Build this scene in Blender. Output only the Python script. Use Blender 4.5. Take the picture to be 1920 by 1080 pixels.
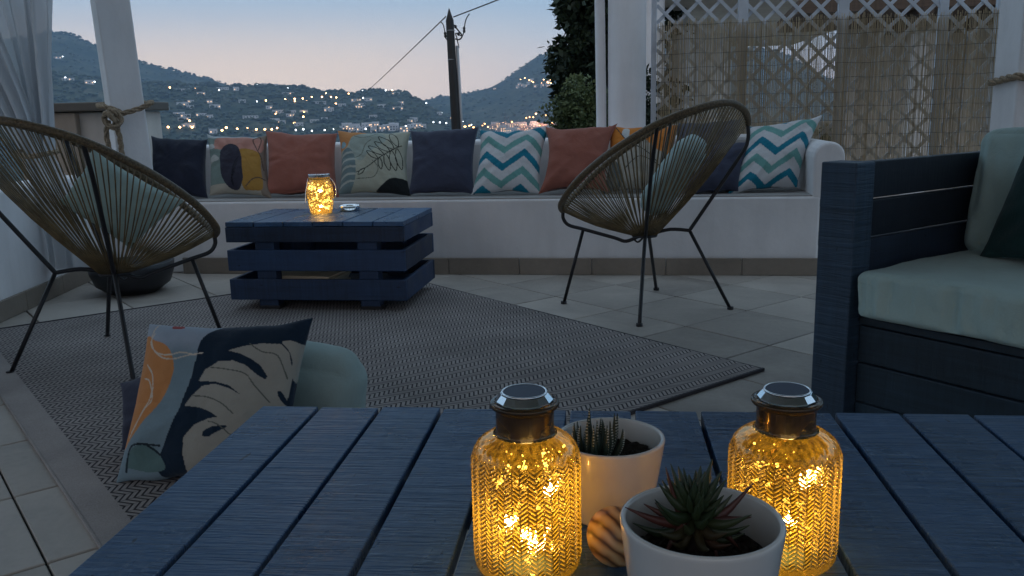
import bpy, bmesh, math, random
import numpy as np
from mathutils import Vector, Matrix, noise
R = math.radians
random.seed(7); rng = np.random.default_rng(7)
SC = bpy.context.scene
for o in list(bpy.data.objects): bpy.data.objects.remove(o)

# ------------------------------------------------------------------ camera, sky, light, exposure
EYE = 0.95
cam_d = bpy.data.cameras.new('camera'); cam = bpy.data.objects.new('camera', cam_d); SC.collection.objects.link(cam)
pitch, roll = R(11.55), R(-1.4)
fw = Vector((0, math.cos(pitch), -math.sin(pitch))); rt = Vector((1, 0, 0)); up = rt.cross(fw)
rt, up = math.cos(roll)*rt + math.sin(roll)*up, -math.sin(roll)*rt + math.cos(roll)*up
cam.matrix_world = Matrix(((rt.x, up.x, -fw.x, 0), (rt.y, up.y, -fw.y, 0), (rt.z, up.z, -fw.z, EYE), (0, 0, 0, 1)))
cam_d.lens = 1610/1920*36; cam_d.sensor_width = 36; cam_d.clip_start = .05; cam_d.clip_end = 20000
SC.camera = cam

world = bpy.data.worlds.new('World'); SC.world = world; world.use_nodes = True
wn, wl = world.node_tree.nodes, world.node_tree.links
for n in list(wn): wn.remove(n)
out = wn.new('ShaderNodeOutputWorld'); bg = wn.new('ShaderNodeBackground'); wl.new(bg.outputs[0], out.inputs[0])
tc = wn.new('ShaderNodeTexCoord'); sx = wn.new('ShaderNodeSeparateXYZ'); wl.new(tc.outputs['Generated'], sx.inputs[0])
ramp = wn.new('ShaderNodeValToRGB'); cr = ramp.color_ramp       # dusk sky: mauve belt at the horizon, blue above
mr = wn.new('ShaderNodeMapRange'); mr.inputs['From Min'].default_value = -.1; mr.inputs['From Max'].default_value = 1
wl.new(sx.outputs['Z'], mr.inputs['Value']); wl.new(mr.outputs[0], ramp.inputs[0])
stops = [(0, (.26, .29, .36)), (.10, (.41, .38, .41)), (.135, (.37, .385, .44)), (.17, (.28, .375, .475)), (.21, (.205, .34, .48)), (.27, (.18, .325, .48)), (.42, (.27, .40, .53)), (1, (.30, .40, .50))]
while len(cr.elements) < len(stops): cr.elements.new(.5)
for e, (p, c) in zip(cr.elements, stops): e.position = p; e.color = (*c, 1)
# afterglow toward the west (left of the view), low over the hills
dot = wn.new('ShaderNodeVectorMath'); dot.operation = 'DOT_PRODUCT'; wl.new(tc.outputs['Generated'], dot.inputs[0]); dot.inputs[1].default_value = (-.62, .78, .08)
gl = wn.new('ShaderNodeMapRange'); gl.interpolation_type = 'SMOOTHERSTEP'; gl.inputs['From Min'].default_value = .55; gl.inputs['From Max'].default_value = 1.0; wl.new(dot.outputs['Value'], gl.inputs['Value'])
lowz = wn.new('ShaderNodeMapRange'); lowz.interpolation_type = 'SMOOTHERSTEP'; lowz.inputs['From Min'].default_value = .17; lowz.inputs['From Max'].default_value = .02; wl.new(sx.outputs['Z'], lowz.inputs['Value'])
mul = wn.new('ShaderNodeMath'); mul.operation = 'MULTIPLY'; wl.new(gl.outputs[0], mul.inputs[0]); wl.new(lowz.outputs[0], mul.inputs[1])
mixg = wn.new('ShaderNodeMix'); mixg.data_type = 'RGBA'; wl.new(mul.outputs[0], mixg.inputs[0]); wl.new(ramp.outputs[0], mixg.inputs[6]); mixg.inputs[7].default_value = (.72, .57, .45, 1)
# the sunset itself is behind the viewer: a broad pale glow above the western horizon
dw = wn.new('ShaderNodeVectorMath'); dw.operation = 'DOT_PRODUCT'; wl.new(tc.outputs['Generated'], dw.inputs[0]); dw.inputs[1].default_value = (-.25, -.93, .26)
gw = wn.new('ShaderNodeMapRange'); gw.interpolation_type = 'SMOOTHERSTEP'; gw.inputs['From Min'].default_value = .05; gw.inputs['From Max'].default_value = 1.0; wl.new(dw.outputs['Value'], gw.inputs['Value'])
mixw = wn.new('ShaderNodeMix'); mixw.data_type = 'RGBA'; wl.new(gw.outputs[0], mixw.inputs[0]); wl.new(mixg.outputs[2], mixw.inputs[6]); mixw.inputs[7].default_value = (.34, .34, .36, 1)
# a thin share of the physical sky, sun just at the horizon
sky = wn.new('ShaderNodeTexSky'); sky.sky_type = 'NISHITA'; sky.sun_disc = False; sky.sun_elevation = R(1.0); sky.sun_rotation = R(195)
sk = wn.new('ShaderNodeVectorMath'); sk.operation = 'SCALE'; sk.inputs['Scale'].default_value = .02; wl.new(sky.outputs[0], sk.inputs[0])
add = wn.new('ShaderNodeMix'); add.data_type = 'RGBA'; add.blend_type = 'ADD'; add.inputs[0].default_value = 1.0; add.clamp_result = False
wl.new(mixw.outputs[2], add.inputs[6]); wl.new(sk.outputs[0], add.inputs[7])
wl.new(add.outputs[2], bg.inputs[0]); bg.inputs[1].default_value = 1.45

SC.view_settings.view_transform = 'Standard'; SC.view_settings.look = 'None'; SC.view_settings.exposure = .25; SC.view_settings.gamma = 1
SC.view_settings.use_curve_mapping = False
SC.render.engine = 'CYCLES'; cy = SC.cycles
cy.use_denoising = True; cy.max_bounces = 10; cy.transparent_max_bounces = 24; cy.transmission_bounces = 10; cy.volume_bounces = 1
cy.caustics_reflective = False; cy.caustics_refractive = False; cy.sample_clamp_indirect = 3; cy.blur_glossy = .3

# ------------------------------------------------------------------ materials
def mat(name, col=(.5, .5, .5), rough=.6, metal=0, spec=.5):
    m = bpy.data.materials.new(name); m.use_nodes = True
    b = m.node_tree.nodes['Principled BSDF']
    b.inputs['Base Color'].default_value = (*col, 1); b.inputs['Roughness'].default_value = rough
    b.inputs['Metallic'].default_value = metal; b.inputs['Specular IOR Level'].default_value = spec
    return m
def N(m, t, **kw):
    n = m.node_tree.nodes.new(t)
    for k, v in kw.items():
        if k in n.inputs: n.inputs[k].default_value = v
        else: setattr(n, k, v)
    return n
def L(m, a, b): m.node_tree.links.new(a, b)
def P(m): return m.node_tree.nodes['Principled BSDF']
def coords(m, scale=(1, 1, 1), kind='Object', rot=(0, 0, 0)):
    t = N(m, 'ShaderNodeTexCoord'); mp = N(m, 'ShaderNodeMapping'); mp.inputs['Scale'].default_value = scale; mp.inputs['Rotation'].default_value = rot
    L(m, t.outputs[kind], mp.inputs[0]); return mp.outputs[0]
def world_coords(m, scale=(1, 1, 1), rot=(0, 0, 0)):
    t = N(m, 'ShaderNodeNewGeometry'); mp = N(m, 'ShaderNodeMapping'); mp.inputs['Scale'].default_value = scale; mp.inputs['Rotation'].default_value = rot
    L(m, t.outputs['Position'], mp.inputs[0]); return mp.outputs[0]
def noisetex(m, vec, scale, detail=4, rough=.55, dist=0):
    n = N(m, 'ShaderNodeTexNoise', Scale=scale, Detail=detail, Roughness=rough, Distortion=dist); L(m, vec, n.inputs['Vector']); return n.outputs[0]
def rampmix(m, fac, stops):
    r = N(m, 'ShaderNodeValToRGB'); e = r.color_ramp.elements
    while len(e) < len(stops): e.new(.5)
    for q, (p, c) in zip(e, stops): q.position = p; q.color = (*c, 1) if len(c) == 3 else c
    L(m, fac, r.inputs[0]); return r.outputs[0]
def bump(m, h, strength=.3, dist=.01, prev=None):
    b = N(m, 'ShaderNodeBump', Strength=strength, Distance=dist); L(m, h, b.inputs['Height'])
    if prev is not None: L(m, prev, b.inputs['Normal'])
    return b.outputs[0]
def math_(m, op, a, b=None, c=None):
    n = N(m, 'ShaderNodeMath', operation=op)
    for i, v in enumerate((a, b, c)):
        if v is None: continue
        if hasattr(v, 'links'): L(m, v, n.inputs[i])
        else: n.inputs[i].default_value = v
    return n.outputs[0]
def tone(m, col, fac, amt=.3):
    "colour varied by a noise factor"
    a = tuple(c*(1-amt) for c in col); b = tuple(min(1, c*(1+amt)) for c in col)
    return rampmix(m, fac, [(.3, a), (.7, b)])

def plaster(name, col=(.80, .79, .80), amt=.08, bs=.25):
    m = mat(name, col, .8, spec=.25); v = world_coords(m)
    big = noisetex(m, v, 1.6, 5, .6); st_ = noisetex(m, world_coords(m, (5, 5, .7)), 1.5, 5, .6); L(m, tone(m, col, math_(m, 'ADD', math_(m, 'MULTIPLY', big, .6), math_(m, 'MULTIPLY', st_, .4)), amt*1.8), P(m).inputs['Base Color'])
    fine = noisetex(m, v, 55, 5, .65); mid = noisetex(m, v, 6, 3)
    L(m, bump(m, fine, bs, .004, bump(m, mid, .25, .02)), P(m).inputs['Normal']); return m
M = {}
M['plaster'] = plaster('white_plaster'); M['plaster_warm'] = plaster('warm_plaster', (.60, .55, .50), .10)
M['plaster_beige'] = plaster('beige_plaster', (.40, .33, .27), .12)
def stone(name, col, amt=.16, sc=3, per=.12):
    m = mat(name, col, .55, spec=.4); v = world_coords(m); oi = N(m, 'ShaderNodeObjectInfo')
    n1 = noisetex(m, v, sc, 7, .62, .6); n2 = noisetex(m, v, 38, 6, .7)
    s = math_(m, 'ADD', math_(m, 'MULTIPLY', n1, .62), math_(m, 'ADD', math_(m, 'MULTIPLY', n2, .22), math_(m, 'MULTIPLY', oi.outputs['Random'], per)))
    L(m, tone(m, col, s, amt), P(m).inputs['Base Color'])
    L(m, rampmix(m, n1, [(.2, (.42,)*3), (.8, (.68,)*3)]), P(m).inputs['Roughness'])
    L(m, bump(m, n2, .22, .003, bump(m, n1, .15, .006)), P(m).inputs['Normal']); return m
M['tile'] = stone('stone_tile', (.36, .325, .29), .34, 3, .30); M['skirt'] = stone('skirting_stone', (.27, .23, .19), .25)
M['cap'] = stone('coping_stone', (.13, .115, .10), .2); M['slab'] = stone('seat_stone', (.36, .35, .34), .1)
M['grout'] = mat('grout', (.035, .033, .032), .95)

def wood(name, col, axis=0, rough=.42, grain=1.0, saw=1.0):
    """painted rough-sawn boards; axis = board length in object space"""
    m = mat(name, col, rough, spec=.5); oi = N(m, 'ShaderNodeObjectInfo')
    t = N(m, 'ShaderNodeTexCoord'); vm = N(m, 'ShaderNodeVectorMath', operation='ADD'); L(m, t.outputs['Object'], vm.inputs[0])
    rv = N(m, 'ShaderNodeCombineXYZ')
    for i in range(3): L(m, math_(m, 'MULTIPLY', oi.outputs['Random'], 7.3+i*3.1), rv.inputs[i])
    L(m, rv.outputs[0], vm.inputs[1])
    def mp(s):
        q = N(m, 'ShaderNodeMapping'); sc = [s[1]]*3; sc[axis] = s[0]; q.inputs['Scale'].default_value = sc; L(m, vm.outputs[0], q.inputs[0]); return q.outputs[0]
    longg = noisetex(m, mp((1.5, 38)), 1.6, 6, .65, .9)           # grain along the board
    sawn = noisetex(m, mp((70, 2.5)), 2.0, 3, .55, .8)               # saw marks across
    patch = noisetex(m, mp((4, 6)), 1.0, 4, .6)
    s = math_(m, 'ADD', math_(m, 'MULTIPLY', longg, .35), math_(m, 'ADD', math_(m, 'MULTIPLY', sawn, .30*saw), math_(m, 'MULTIPLY', patch, .35)))
    nick = noisetex(m, mp((9, 26)), 2.2, 3, .5); wav = noisetex(m, mp((26, 1.2)), 1.3, 4, .65, 1.6)
    s = math_(m, 'ADD', math_(m, 'MULTIPLY', s, .7), math_(m, 'ADD', math_(m, 'MULTIPLY', wav, .3*saw/max(.5, saw)), math_(m, 'MULTIPLY', math_(m, 'SUBTRACT', oi.outputs['Random'], .5), .24)))
    ct_ = tone(m, col, s, .62); mx = N(m, 'ShaderNodeMix', data_type='RGBA'); L(m, rampmix(m, nick, [(.70, (0,)*3), (.74, (1,)*3)]), mx.inputs[0]); L(m, ct_, mx.inputs[6]); mx.inputs[7].default_value = (col[0]*.3, col[1]*.3, col[2]*.35, 1)
    L(m, mx.outputs[2], P(m).inputs['Base Color'])
    L(m, rampmix(m, patch, [(.25, (rough-.1,)*3), (.75, (rough+.16,)*3)]), P(m).inputs['Roughness'])
    b = bump(m, longg, .35*grain, .004); b = bump(m, sawn, min(1, .6*saw), .004*max(1, saw*.8), b); b = bump(m, wav, min(1, .4*saw), .006, b)
    L(m, b, P(m).inputs['Normal']); return m
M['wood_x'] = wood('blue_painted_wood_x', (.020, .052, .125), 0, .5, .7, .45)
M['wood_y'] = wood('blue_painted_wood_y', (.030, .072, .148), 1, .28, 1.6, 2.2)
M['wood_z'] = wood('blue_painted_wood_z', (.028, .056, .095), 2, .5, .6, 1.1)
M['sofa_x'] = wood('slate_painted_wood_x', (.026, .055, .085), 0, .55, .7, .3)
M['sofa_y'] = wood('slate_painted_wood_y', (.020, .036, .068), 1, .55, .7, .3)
M['brownwood'] = wood('brown_stained_wood', (.10, .065, .045), 0, .6)
m = mat('striped_olive_wood', (.40, .24, .11), .4); M['olive'] = m
v = coords(m, (1, 1, 1), 'Object', (R(15), R(25), 0)); w_ = N(m, 'ShaderNodeTexWave', Scale=22.0, Distortion=3.5, Detail=2.0); w_.wave_type = 'BANDS'; w_.bands_direction = 'Z'; w_.inputs['Detail Scale'].default_value = 1.2; L(m, v, w_.inputs['Vector'])
L(m, rampmix(m, w_.outputs['Fac'], [(.0, (.10, .045, .02)), (.22, (.34, .19, .08)), (.6, (.50, .32, .15)), (1, (.60, .42, .22))]), P(m).inputs['Base Color'])

def fabric(name, col, amt=.10, rough=.9, weave=900, bs=.35, attr=False):
    m = mat(name, col, rough, spec=.2); P(m).inputs['Sheen Weight'].default_value = .12; P(m).inputs['Sheen Roughness'].default_value = .5
    v = coords(m); n1 = noisetex(m, v, 9, 5, .6); n2 = noisetex(m, v, weave/4, 2, .5)
    wv = coords(m, (weave*.12, weave*1.0, weave*.5)); n3 = noisetex(m, wv, 1.0, 2); wv2 = coords(m, (weave*1.0, weave*.12, weave*.12)); n4 = noisetex(m, wv2, 1, 2)
    s = math_(m, 'ADD', math_(m, 'MULTIPLY', n1, .55), math_(m, 'ADD', math_(m, 'MULTIPLY', n3, .25), math_(m, 'MULTIPLY', n4, .2)))
    if attr:
        a = N(m, 'ShaderNodeAttribute', attribute_name='print'); mx = N(m, 'ShaderNodeMix', data_type='RGBA', blend_type='MULTIPLY'); mx.inputs[0].default_value = 1
        L(m, a.outputs['Color'], mx.inputs[6]); L(m, rampmix(m, s, [(.3, (1-amt*1.6,)*3), (.7, (1,)*3)]), mx.inputs[7]); L(m, mx.outputs[2], P(m).inputs['Base Color'])
    else: L(m, tone(m, col, s, amt), P(m).inputs['Base Color'])
    h = math_(m, 'ADD', n3, n4)
    wr = noisetex(m, coords(m), 14, 4, .6, 1.2)
    L(m, bump(m, h, bs, .0008, bump(m, wr, .45, .010)), P(m).inputs['Normal']); return m
M['sage'] = fabric('sage_linen', (.40, .53, .50)); M['sage2'] = fabric('sage_linen_light', (.36, .47, .46))
M['terracotta'] = fabric('terracotta_linen', (.30, .110, .080), .16); M['navy'] = fabric('navy_velvet', (.016, .020, .038), .3)
M['slate'] = fabric('slate_cotton', (.045, .052, .085), .2); M['charcoal'] = fabric('charcoal_cotton', (.085, .088, .11), .2)
M['darkgreen'] = fabric('dark_green_velvet', (.012, .040, .040), .3); M['print'] = fabric('printed_cotton', (.5, .5, .5), .12, attr=True)
M['sage_dim'] = fabric('grey_sage_linen', (.20, .27, .27)); M['beige'] = fabric('beige_cotton', (.42, .38, .32))
M['blackmetal'] = mat('black_powdercoat', (.012, .012, .015), .45)
M['chrome'] = mat('polished_steel', (.75, .77, .80), .14, 1.0); M['solar'] = mat('solar_cell', (.008, .018, .06), .45, 0, .25)
M['galv'] = mat('galvanised_pipe', (.35, .36, .38), .5, .4)
m = mat('cord', (.13, .095, .045), .45, spec=.6); M['cord'] = m
v = coords(m); L(m, tone(m, (.15, .105, .045), noisetex(m, v, 20, 3), .45), P(m).inputs['Base Color'])
m = mat('rim_wrap', (.12, .085, .042), .5, spec=.5); M['rim'] = m
v = coords(m); n = noisetex(m, v, 130, 2); L(m, tone(m, (.12, .085, .045), n, .5), P(m).inputs['Base Color']); L(m, bump(m, n, .8, .003), P(m).inputs['Normal'])
m = mat('jute_rope', (.30, .235, .165), .9, spec=.2); M['rope'] = m
v = coords(m); n = noisetex(m, v, 90, 4); L(m, tone(m, (.30, .235, .165), n, .4), P(m).inputs['Base Color']); L(m, bump(m, n, .9, .004), P(m).inputs['Normal'])
m = mat('reed', (.33, .25, .15), .75, spec=.3); M['reed'] = m
at = N(m, 'ShaderNodeAttribute', attribute_name='shade'); L(m, rampmix(m, at.outputs['Fac'], [(0, (.34, .27, .18)), (.35, (.56, .47, .33)), (.8, (.72, .62, .46)), (1, (.84, .76, .60))]), P(m).inputs['Base Color'])
tr = N(m, 'ShaderNodeBsdfTranslucent'); tr.inputs[0].default_value = (.72, .60, .42, 1); m1 = N(m, 'ShaderNodeMixShader'); m1.inputs[0].default_value = .35
L(m, P(m).outputs[0], m1.inputs[1]); L(m, tr.outputs[0], m1.inputs[2]); L(m, m1.outputs[0], m.node_tree.nodes['Material Output'].inputs[0])
m = mat('white_lacquer', (.62, .67, .74), .5); M['lattice'] = m
v = world_coords(m); L(m, tone(m, (.60, .65, .72), noisetex(m, v, 9, 5), .12), P(m).inputs['Base Color'])
m = mat('ceramic', (.62, .61, .58), .22, spec=.5); M['ceramic'] = m
P(m).inputs['Coat Weight'].default_value = .4; v = coords(m); L(m, tone(m, (.60, .585, .555), noisetex(m, v, 14, 5), .05), P(m).inputs['Base Color'])
m = mat('soil', (.022, .017, .013), .95); M['soil'] = m
v = coords(m); n = noisetex(m, v, 130, 5); L(m, bump(m, n, 1, .006), P(m).inputs['Normal'])
m = mat('succulent', (.03, .055, .03), .45); M['succ'] = m
at = N(m, 'ShaderNodeAttribute', attribute_name='shade'); L(m, rampmix(m, at.outputs['Fac'], [(0, (.018, .034, .014)), (.5, (.035, .050, .020)), (1, (.085, .022, .018))]), P(m).inputs['Base Color'])
M['haworthia_band'] = mat('haworthia_bands', (.45, .47, .42), .5); M['hawo'] = mat('haworthia_leaf', (.022, .040, .026), .5)
def leafmat(name, dark, light, rough=.6):
    m = mat(name, dark, rough, spec=.3); at = N(m, 'ShaderNodeAttribute', attribute_name='shade')
    L(m, rampmix(m, at.outputs['Fac'], [(0, dark), (1, light)]), P(m).inputs['Base Color']); return m
M['cypress'] = leafmat('cypress_foliage', (.012, .022, .012), (.035, .055, .025)); M['shrub'] = leafmat('shrub_foliage', (.035, .055, .02), (.11, .14, .055))
M['bark'] = mat('bark', (.06, .045, .035), .9)
m = mat('curtain_voile', (.70, .72, .75), .8); M['voile'] = m
tr = N(m, 'ShaderNodeBsdfTranslucent'); tr.inputs[0].default_value = (.70, .72, .74, 1); tp = N(m, 'ShaderNodeBsdfTransparent'); tp.inputs[0].default_value = (1, 1, 1, 1)
m1 = N(m, 'ShaderNodeMixShader'); m1.inputs[0].default_value = .45; m2 = N(m, 'ShaderNodeMixShader'); m2.inputs[0].default_value = .07
L(m, P(m).outputs[0], m1.inputs[1]); L(m, tr.outputs[0], m1.inputs[2]); L(m, m1.outputs[0], m2.inputs[1]); L(m, tp.outputs[0], m2.inputs[2])
v = coords(m, (500, 500, 60)); n = noisetex(m, v, 1, 2); L(m, bump(m, n, .3, .001), P(m).inputs['Normal'])
L(m, m2.outputs[0], m.node_tree.nodes['Material Output'].inputs[0])

def emit(name, col, s):
    m = bpy.data.materials.new(name); m.use_nodes = True; nt = m.node_tree; nt.nodes.clear()
    e = nt.nodes.new('ShaderNodeEmission'); e.inputs[0].default_value = (*col, 1); e.inputs[1].default_value = s
    o = nt.nodes.new('ShaderNodeOutputMaterial'); nt.links.new(e.outputs[0], o.inputs[0]); return m
M['led'] = emit('warm_led', (1, .68, .20), 13); M['led_far'] = emit('warm_led_lantern', (1, .68, .20), 8)
M['lamp_warm'] = emit('street_lamp_warm', (1, .54, .22), 13); M['lamp_white'] = emit('street_lamp_white', (.85, .92, 1), 7); M['lamp_orange'] = emit('street_lamp_sodium', (1, .45, .14), 11)
M['win_warm'] = emit('lit_window', (1, .62, .35), 1.8)

def jarglass(name, tint, translucent, base_t=.40, tl=.24, ridged=False):
    "thin lustre glass: part clear, part refracting relief, part glowing lustre coat, glossy skin"
    m = bpy.data.materials.new(name); m.use_nodes = True; nt = m.node_tree; nt.nodes.clear()
    o = nt.nodes.new('ShaderNodeOutputMaterial')
    T = nt.nodes.new('ShaderNodeBsdfTransparent'); T.inputs[0].default_value = (*tint, 1)
    Rf = nt.nodes.new('ShaderNodeBsdfRefraction'); Rf.inputs[0].default_value = (*tint, 1); Rf.inputs['Roughness'].default_value = .035; Rf.inputs['IOR'].default_value = 1.30
    Tl = nt.nodes.new('ShaderNodeBsdfTranslucent'); Tl.inputs[0].default_value = (*translucent, 1)
    G = nt.nodes.new('ShaderNodeBsdfGlossy'); G.inputs[0].default_value = (.9, .76, .50, 1); G.inputs['Roughness'].default_value = .12
    fr = nt.nodes.new('ShaderNodeLayerWeight'); fr.inputs[0].default_value = .22
    a = nt.nodes.new('ShaderNodeMixShader'); a.inputs[0].default_value = 1-base_t; nt.links.new(T.outputs[0], a.inputs[1]); nt.links.new(Rf.outputs[0], a.inputs[2])
    b = nt.nodes.new('ShaderNodeMixShader'); b.inputs[0].default_value = tl; nt.links.new(a.outputs[0], b.inputs[1]); nt.links.new(Tl.outputs[0], b.inputs[2])
    if ridged:
        at_ = nt.nodes.new('ShaderNodeAttribute'); at_.attribute_name = 'shade'; mr_ = nt.nodes.new('ShaderNodeMapRange'); mr_.inputs['From Min'].default_value = .35; mr_.inputs['From Max'].default_value = .9; mr_.inputs['To Min'].default_value = tl*.12; mr_.inputs['To Max'].default_value = tl*3.0
        nt.links.new(at_.outputs['Fac'], mr_.inputs['Value']); nt.links.new(mr_.outputs[0], b.inputs[0])
        cm = nt.nodes.new('ShaderNodeMix'); cm.data_type = 'RGBA'; nt.links.new(at_.outputs['Fac'], cm.inputs[0]); cm.inputs[6].default_value = (tint[0]*.55, tint[1]*.45, tint[2]*.35, 1); cm.inputs[7].default_value = (*tint, 1); nt.links.new(cm.outputs[2], T.inputs[0])
    c = nt.nodes.new('ShaderNodeMixShader'); nt.links.new(fr.outputs['Facing'], c.inputs[0]); nt.links.new(b.outputs[0], c.inputs[1]); nt.links.new(G.outputs[0], c.inputs[2])
    nt.links.new(c.outputs[0], o.inputs[0]); return m
M['jarglass'] = jarglass('amber_relief_glass', (.76, .56, .25), (.50, .32, .045), .32, .19, True)
M['lanternglass'] = jarglass('lantern_glass', (1, .9, .6), (.95, .62, .14), .35)
m = mat('smoked_glass', (.22, .13, .05), .10, .35); M['smoke'] = m
P(m).inputs['Transmission Weight'].default_value = .8; P(m).inputs['IOR'].default_value = 1.2; P(m).inputs['Base Color'].default_value = (.13, .105, .08, 1)
m = mat('clear_glass', (.9, .93, .95), .04); M['glass'] = m
P(m).inputs['Transmission Weight'].default_value = 1.0; P(m).inputs['IOR'].default_value = 1.45

# ------------------------------------------------------------------ mesh helpers
COL = SC.collection
def link(name, me, material=None, parent=None, loc=None, rot=None):
    o = bpy.data.objects.new(name, me); COL.objects.link(o)
    if material is not None:
        for mm in (material if isinstance(material, (list, tuple)) else [material]): me.materials.append(mm)
    if parent is not None: o.parent = parent
    if loc is not None: o.location = loc
    if rot is not None: o.rotation_euler = rot
    return o
def tag(o, label=None, cat=None, group=None, kind=None):
    for k, v in (('label', label), ('category', cat), ('group', group), ('kind', kind)):
        if v: o[k] = v
    return o
def empty(name, loc, rz=0, label=None, cat=None, group=None):
    o = bpy.data.objects.new(name, None); COL.objects.link(o); o.location = loc; o.rotation_euler = (0, 0, rz); o.empty_display_size = .1
    return tag(o, label, cat, group)
def copy_tree(o, parent=None):
    c = o.copy(); COL.objects.link(c); c.parent = parent
    for ch in o.children: copy_tree(ch, c)
    return c
class MB:
    def __init__(s): s.v, s.f, s.sh = [], [], None
    def add(s, vs, fs):
        n = len(s.v); s.v += [tuple(p) for p in vs]; s.f += [tuple(n+i for i in f) for f in fs]
    def box(s, c, d, rz=0, M_=None):
        hx, hy, hz = d[0]/2, d[1]/2, d[2]/2
        mm = Matrix.Translation(c) @ (M_ if M_ is not None else Matrix.Rotation(rz, 4, 'Z'))
        vs = [mm @ Vector((x*hx, y*hy, z*hz)) for z in (-1, 1) for y in (-1, 1) for x in (-1, 1)]
        s.add(vs, [(0, 2, 3, 1), (4, 5, 7, 6), (0, 1, 5, 4), (2, 6, 7, 3), (0, 4, 6, 2), (1, 3, 7, 5)]); return s
    def tube(s, pts, r, seg=8, close=False, caps=True):
        pts = [Vector(p) for p in pts]; n = len(pts); rr = r if isinstance(r, (list, tuple)) else [r]*n
        base = len(s.v); prev = None; ring = []
        for i, p in enumerate(pts):
            if close: t = pts[(i+1) % n] - pts[i-1]
            else: t = pts[min(i+1, n-1)] - pts[max(i-1, 0)]
            t = t.normalized() if t.length > 1e-9 else Vector((0, 0, 1))
            if prev is None: a = t.orthogonal().normalized()
            else:
                a = prev - t*prev.dot(t); a = a.normalized() if a.length > 1e-6 else t.orthogonal().normalized()
            prev = a; b = t.cross(a)
            for k in range(seg):
                w = 2*math.pi*k/seg; s.v.append(tuple(p + (a*math.cos(w) + b*math.sin(w))*rr[i]))
        for i in range(n if close else n-1):
            j = (i+1) % n
            for k in range(seg):
                l = (k+1) % seg; s.f.append((base+i*seg+k, base+i*seg+l, base+j*seg+l, base+j*seg+k))
        if caps and not close:
            s.f.append(tuple(base+k for k in reversed(range(seg)))); s.f.append(tuple(base+(n-1)*seg+k for k in range(seg)))
        return s
    def lathe(s, prof, seg=32, c=(0, 0, 0), cap0=False, cap1=False):
        base = len(s.v); n = len(prof)
        for (r, z) in prof:
            for k in range(seg):
                w = 2*math.pi*k/seg; s.v.append((c[0]+r*math.cos(w), c[1]+r*math.sin(w), c[2]+z))
        for i in range(n-1):
            for k in range(seg):
                l = (k+1) % seg; s.f.append((base+i*seg+k, base+i*seg+l, base+(i+1)*seg+l, base+(i+1)*seg+k))
        if cap0: s.f.append(tuple(base+k for k in reversed(range(seg))))
        if cap1: s.f.append(tuple(base+(n-1)*seg+k for k in range(seg)))
        return s
    def sphere(s, c, r, seg=10, rings=6, sc=(1, 1, 1)):
        prof = [(math.sin(math.pi*i/rings), -math.cos(math.pi*i/rings)) for i in range(rings+1)]
        base = len(s.v)
        for (a, z) in prof:
            for k in range(seg):
                w = 2*math.pi*k/seg; s.v.append((c[0]+r*a*math.cos(w)*sc[0], c[1]+r*a*math.sin(w)*sc[1], c[2]+r*z*sc[2]))
        for i in range(rings):
            for k in range(seg):
                l = (k+1) % seg; s.f.append((base+i*seg+k, base+i*seg+l, base+(i+1)*seg+l, base+(i+1)*seg+k))
        return s
    def mesh(s, name, smooth=False, bevel=0, shade=None, bseg=2):
        me = bpy.data.meshes.new(name); me.from_pydata(s.v, [], s.f)
        if bevel:
            bm = bmesh.new(); bm.from_mesh(me)
            es = [e for e in bm.edges if len(e.link_faces) == 2 and e.calc_face_angle(0) > .6]
            bmesh.ops.bevel(bm, geom=es, offset=bevel, segments=bseg, affect='EDGES', profile=.5, clamp_overlap=True); bm.to_mesh(me); bm.free()
        if smooth:
            me.polygons.foreach_set('use_smooth', [True]*len(me.polygons))
        if shade is not None:
            a = me.attributes.new('shade', 'FLOAT', 'POINT'); a.data.foreach_set('value', shade)
        me.update(); return me
    def build(s, name, material, parent=None, smooth=False, bevel=0, loc=None, rot=None, shade=None, bseg=2, auto=None):
        me = s.mesh(name, smooth, bevel, shade, bseg)
        o = link(name, me, material, parent, loc, rot)
        if auto is not None: me.set_sharp_from_angle(angle=auto)
        return o
def catmull(pts, n=8, close=False):
    pts = [np.array(p, float) for p in pts]; o = []; m = len(pts)
    for i in range(m if close else m-1):
        g = lambda k: pts[k % m] if close else pts[max(0, min(m-1, k))]
        p0, p1, p2, p3 = g(i-1), g(i), g(i+1), g(i+2)
        for k in range(n):
            t = k/n; o.append(.5*((2*p1)+(-p0+p2)*t+(2*p0-5*p1+4*p2-p3)*t*t+(-p0+3*p1-3*p2+p3)*t**3))
    if not close: o.append(pts[-1])
    return o

# bench frame: u along the bench to the right, v away from the camera
BU, BV, BO = Vector((.989, -.149, 0)), Vector((.149, .989, 0)), Vector((0, 5.064, 0)); BYAW = math.atan2(-.149, .989)
def B(u, v, z=0): return BO + BU*u + BV*v + Vector((0, 0, z))
# floor / rug frame: a to the far right, b to the far left
FA, FB = Vector((.789, .614, 0)), Vector((-.614, .789, 0)); FYAW = math.atan2(.614, .789)
def Fl(a, b, z=0): return FA*a + FB*b + Vector((0, 0, z))

# ------------------------------------------------------------------ terrain
def interp(x, pts):
    if x <= pts[0][0]: return pts[0][1]
    for (a, b), (c, d) in zip(pts, pts[1:]):
        if x <= c: return b + (d-b)*(x-a)/(c-a)
    return pts[-1][1]
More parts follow.
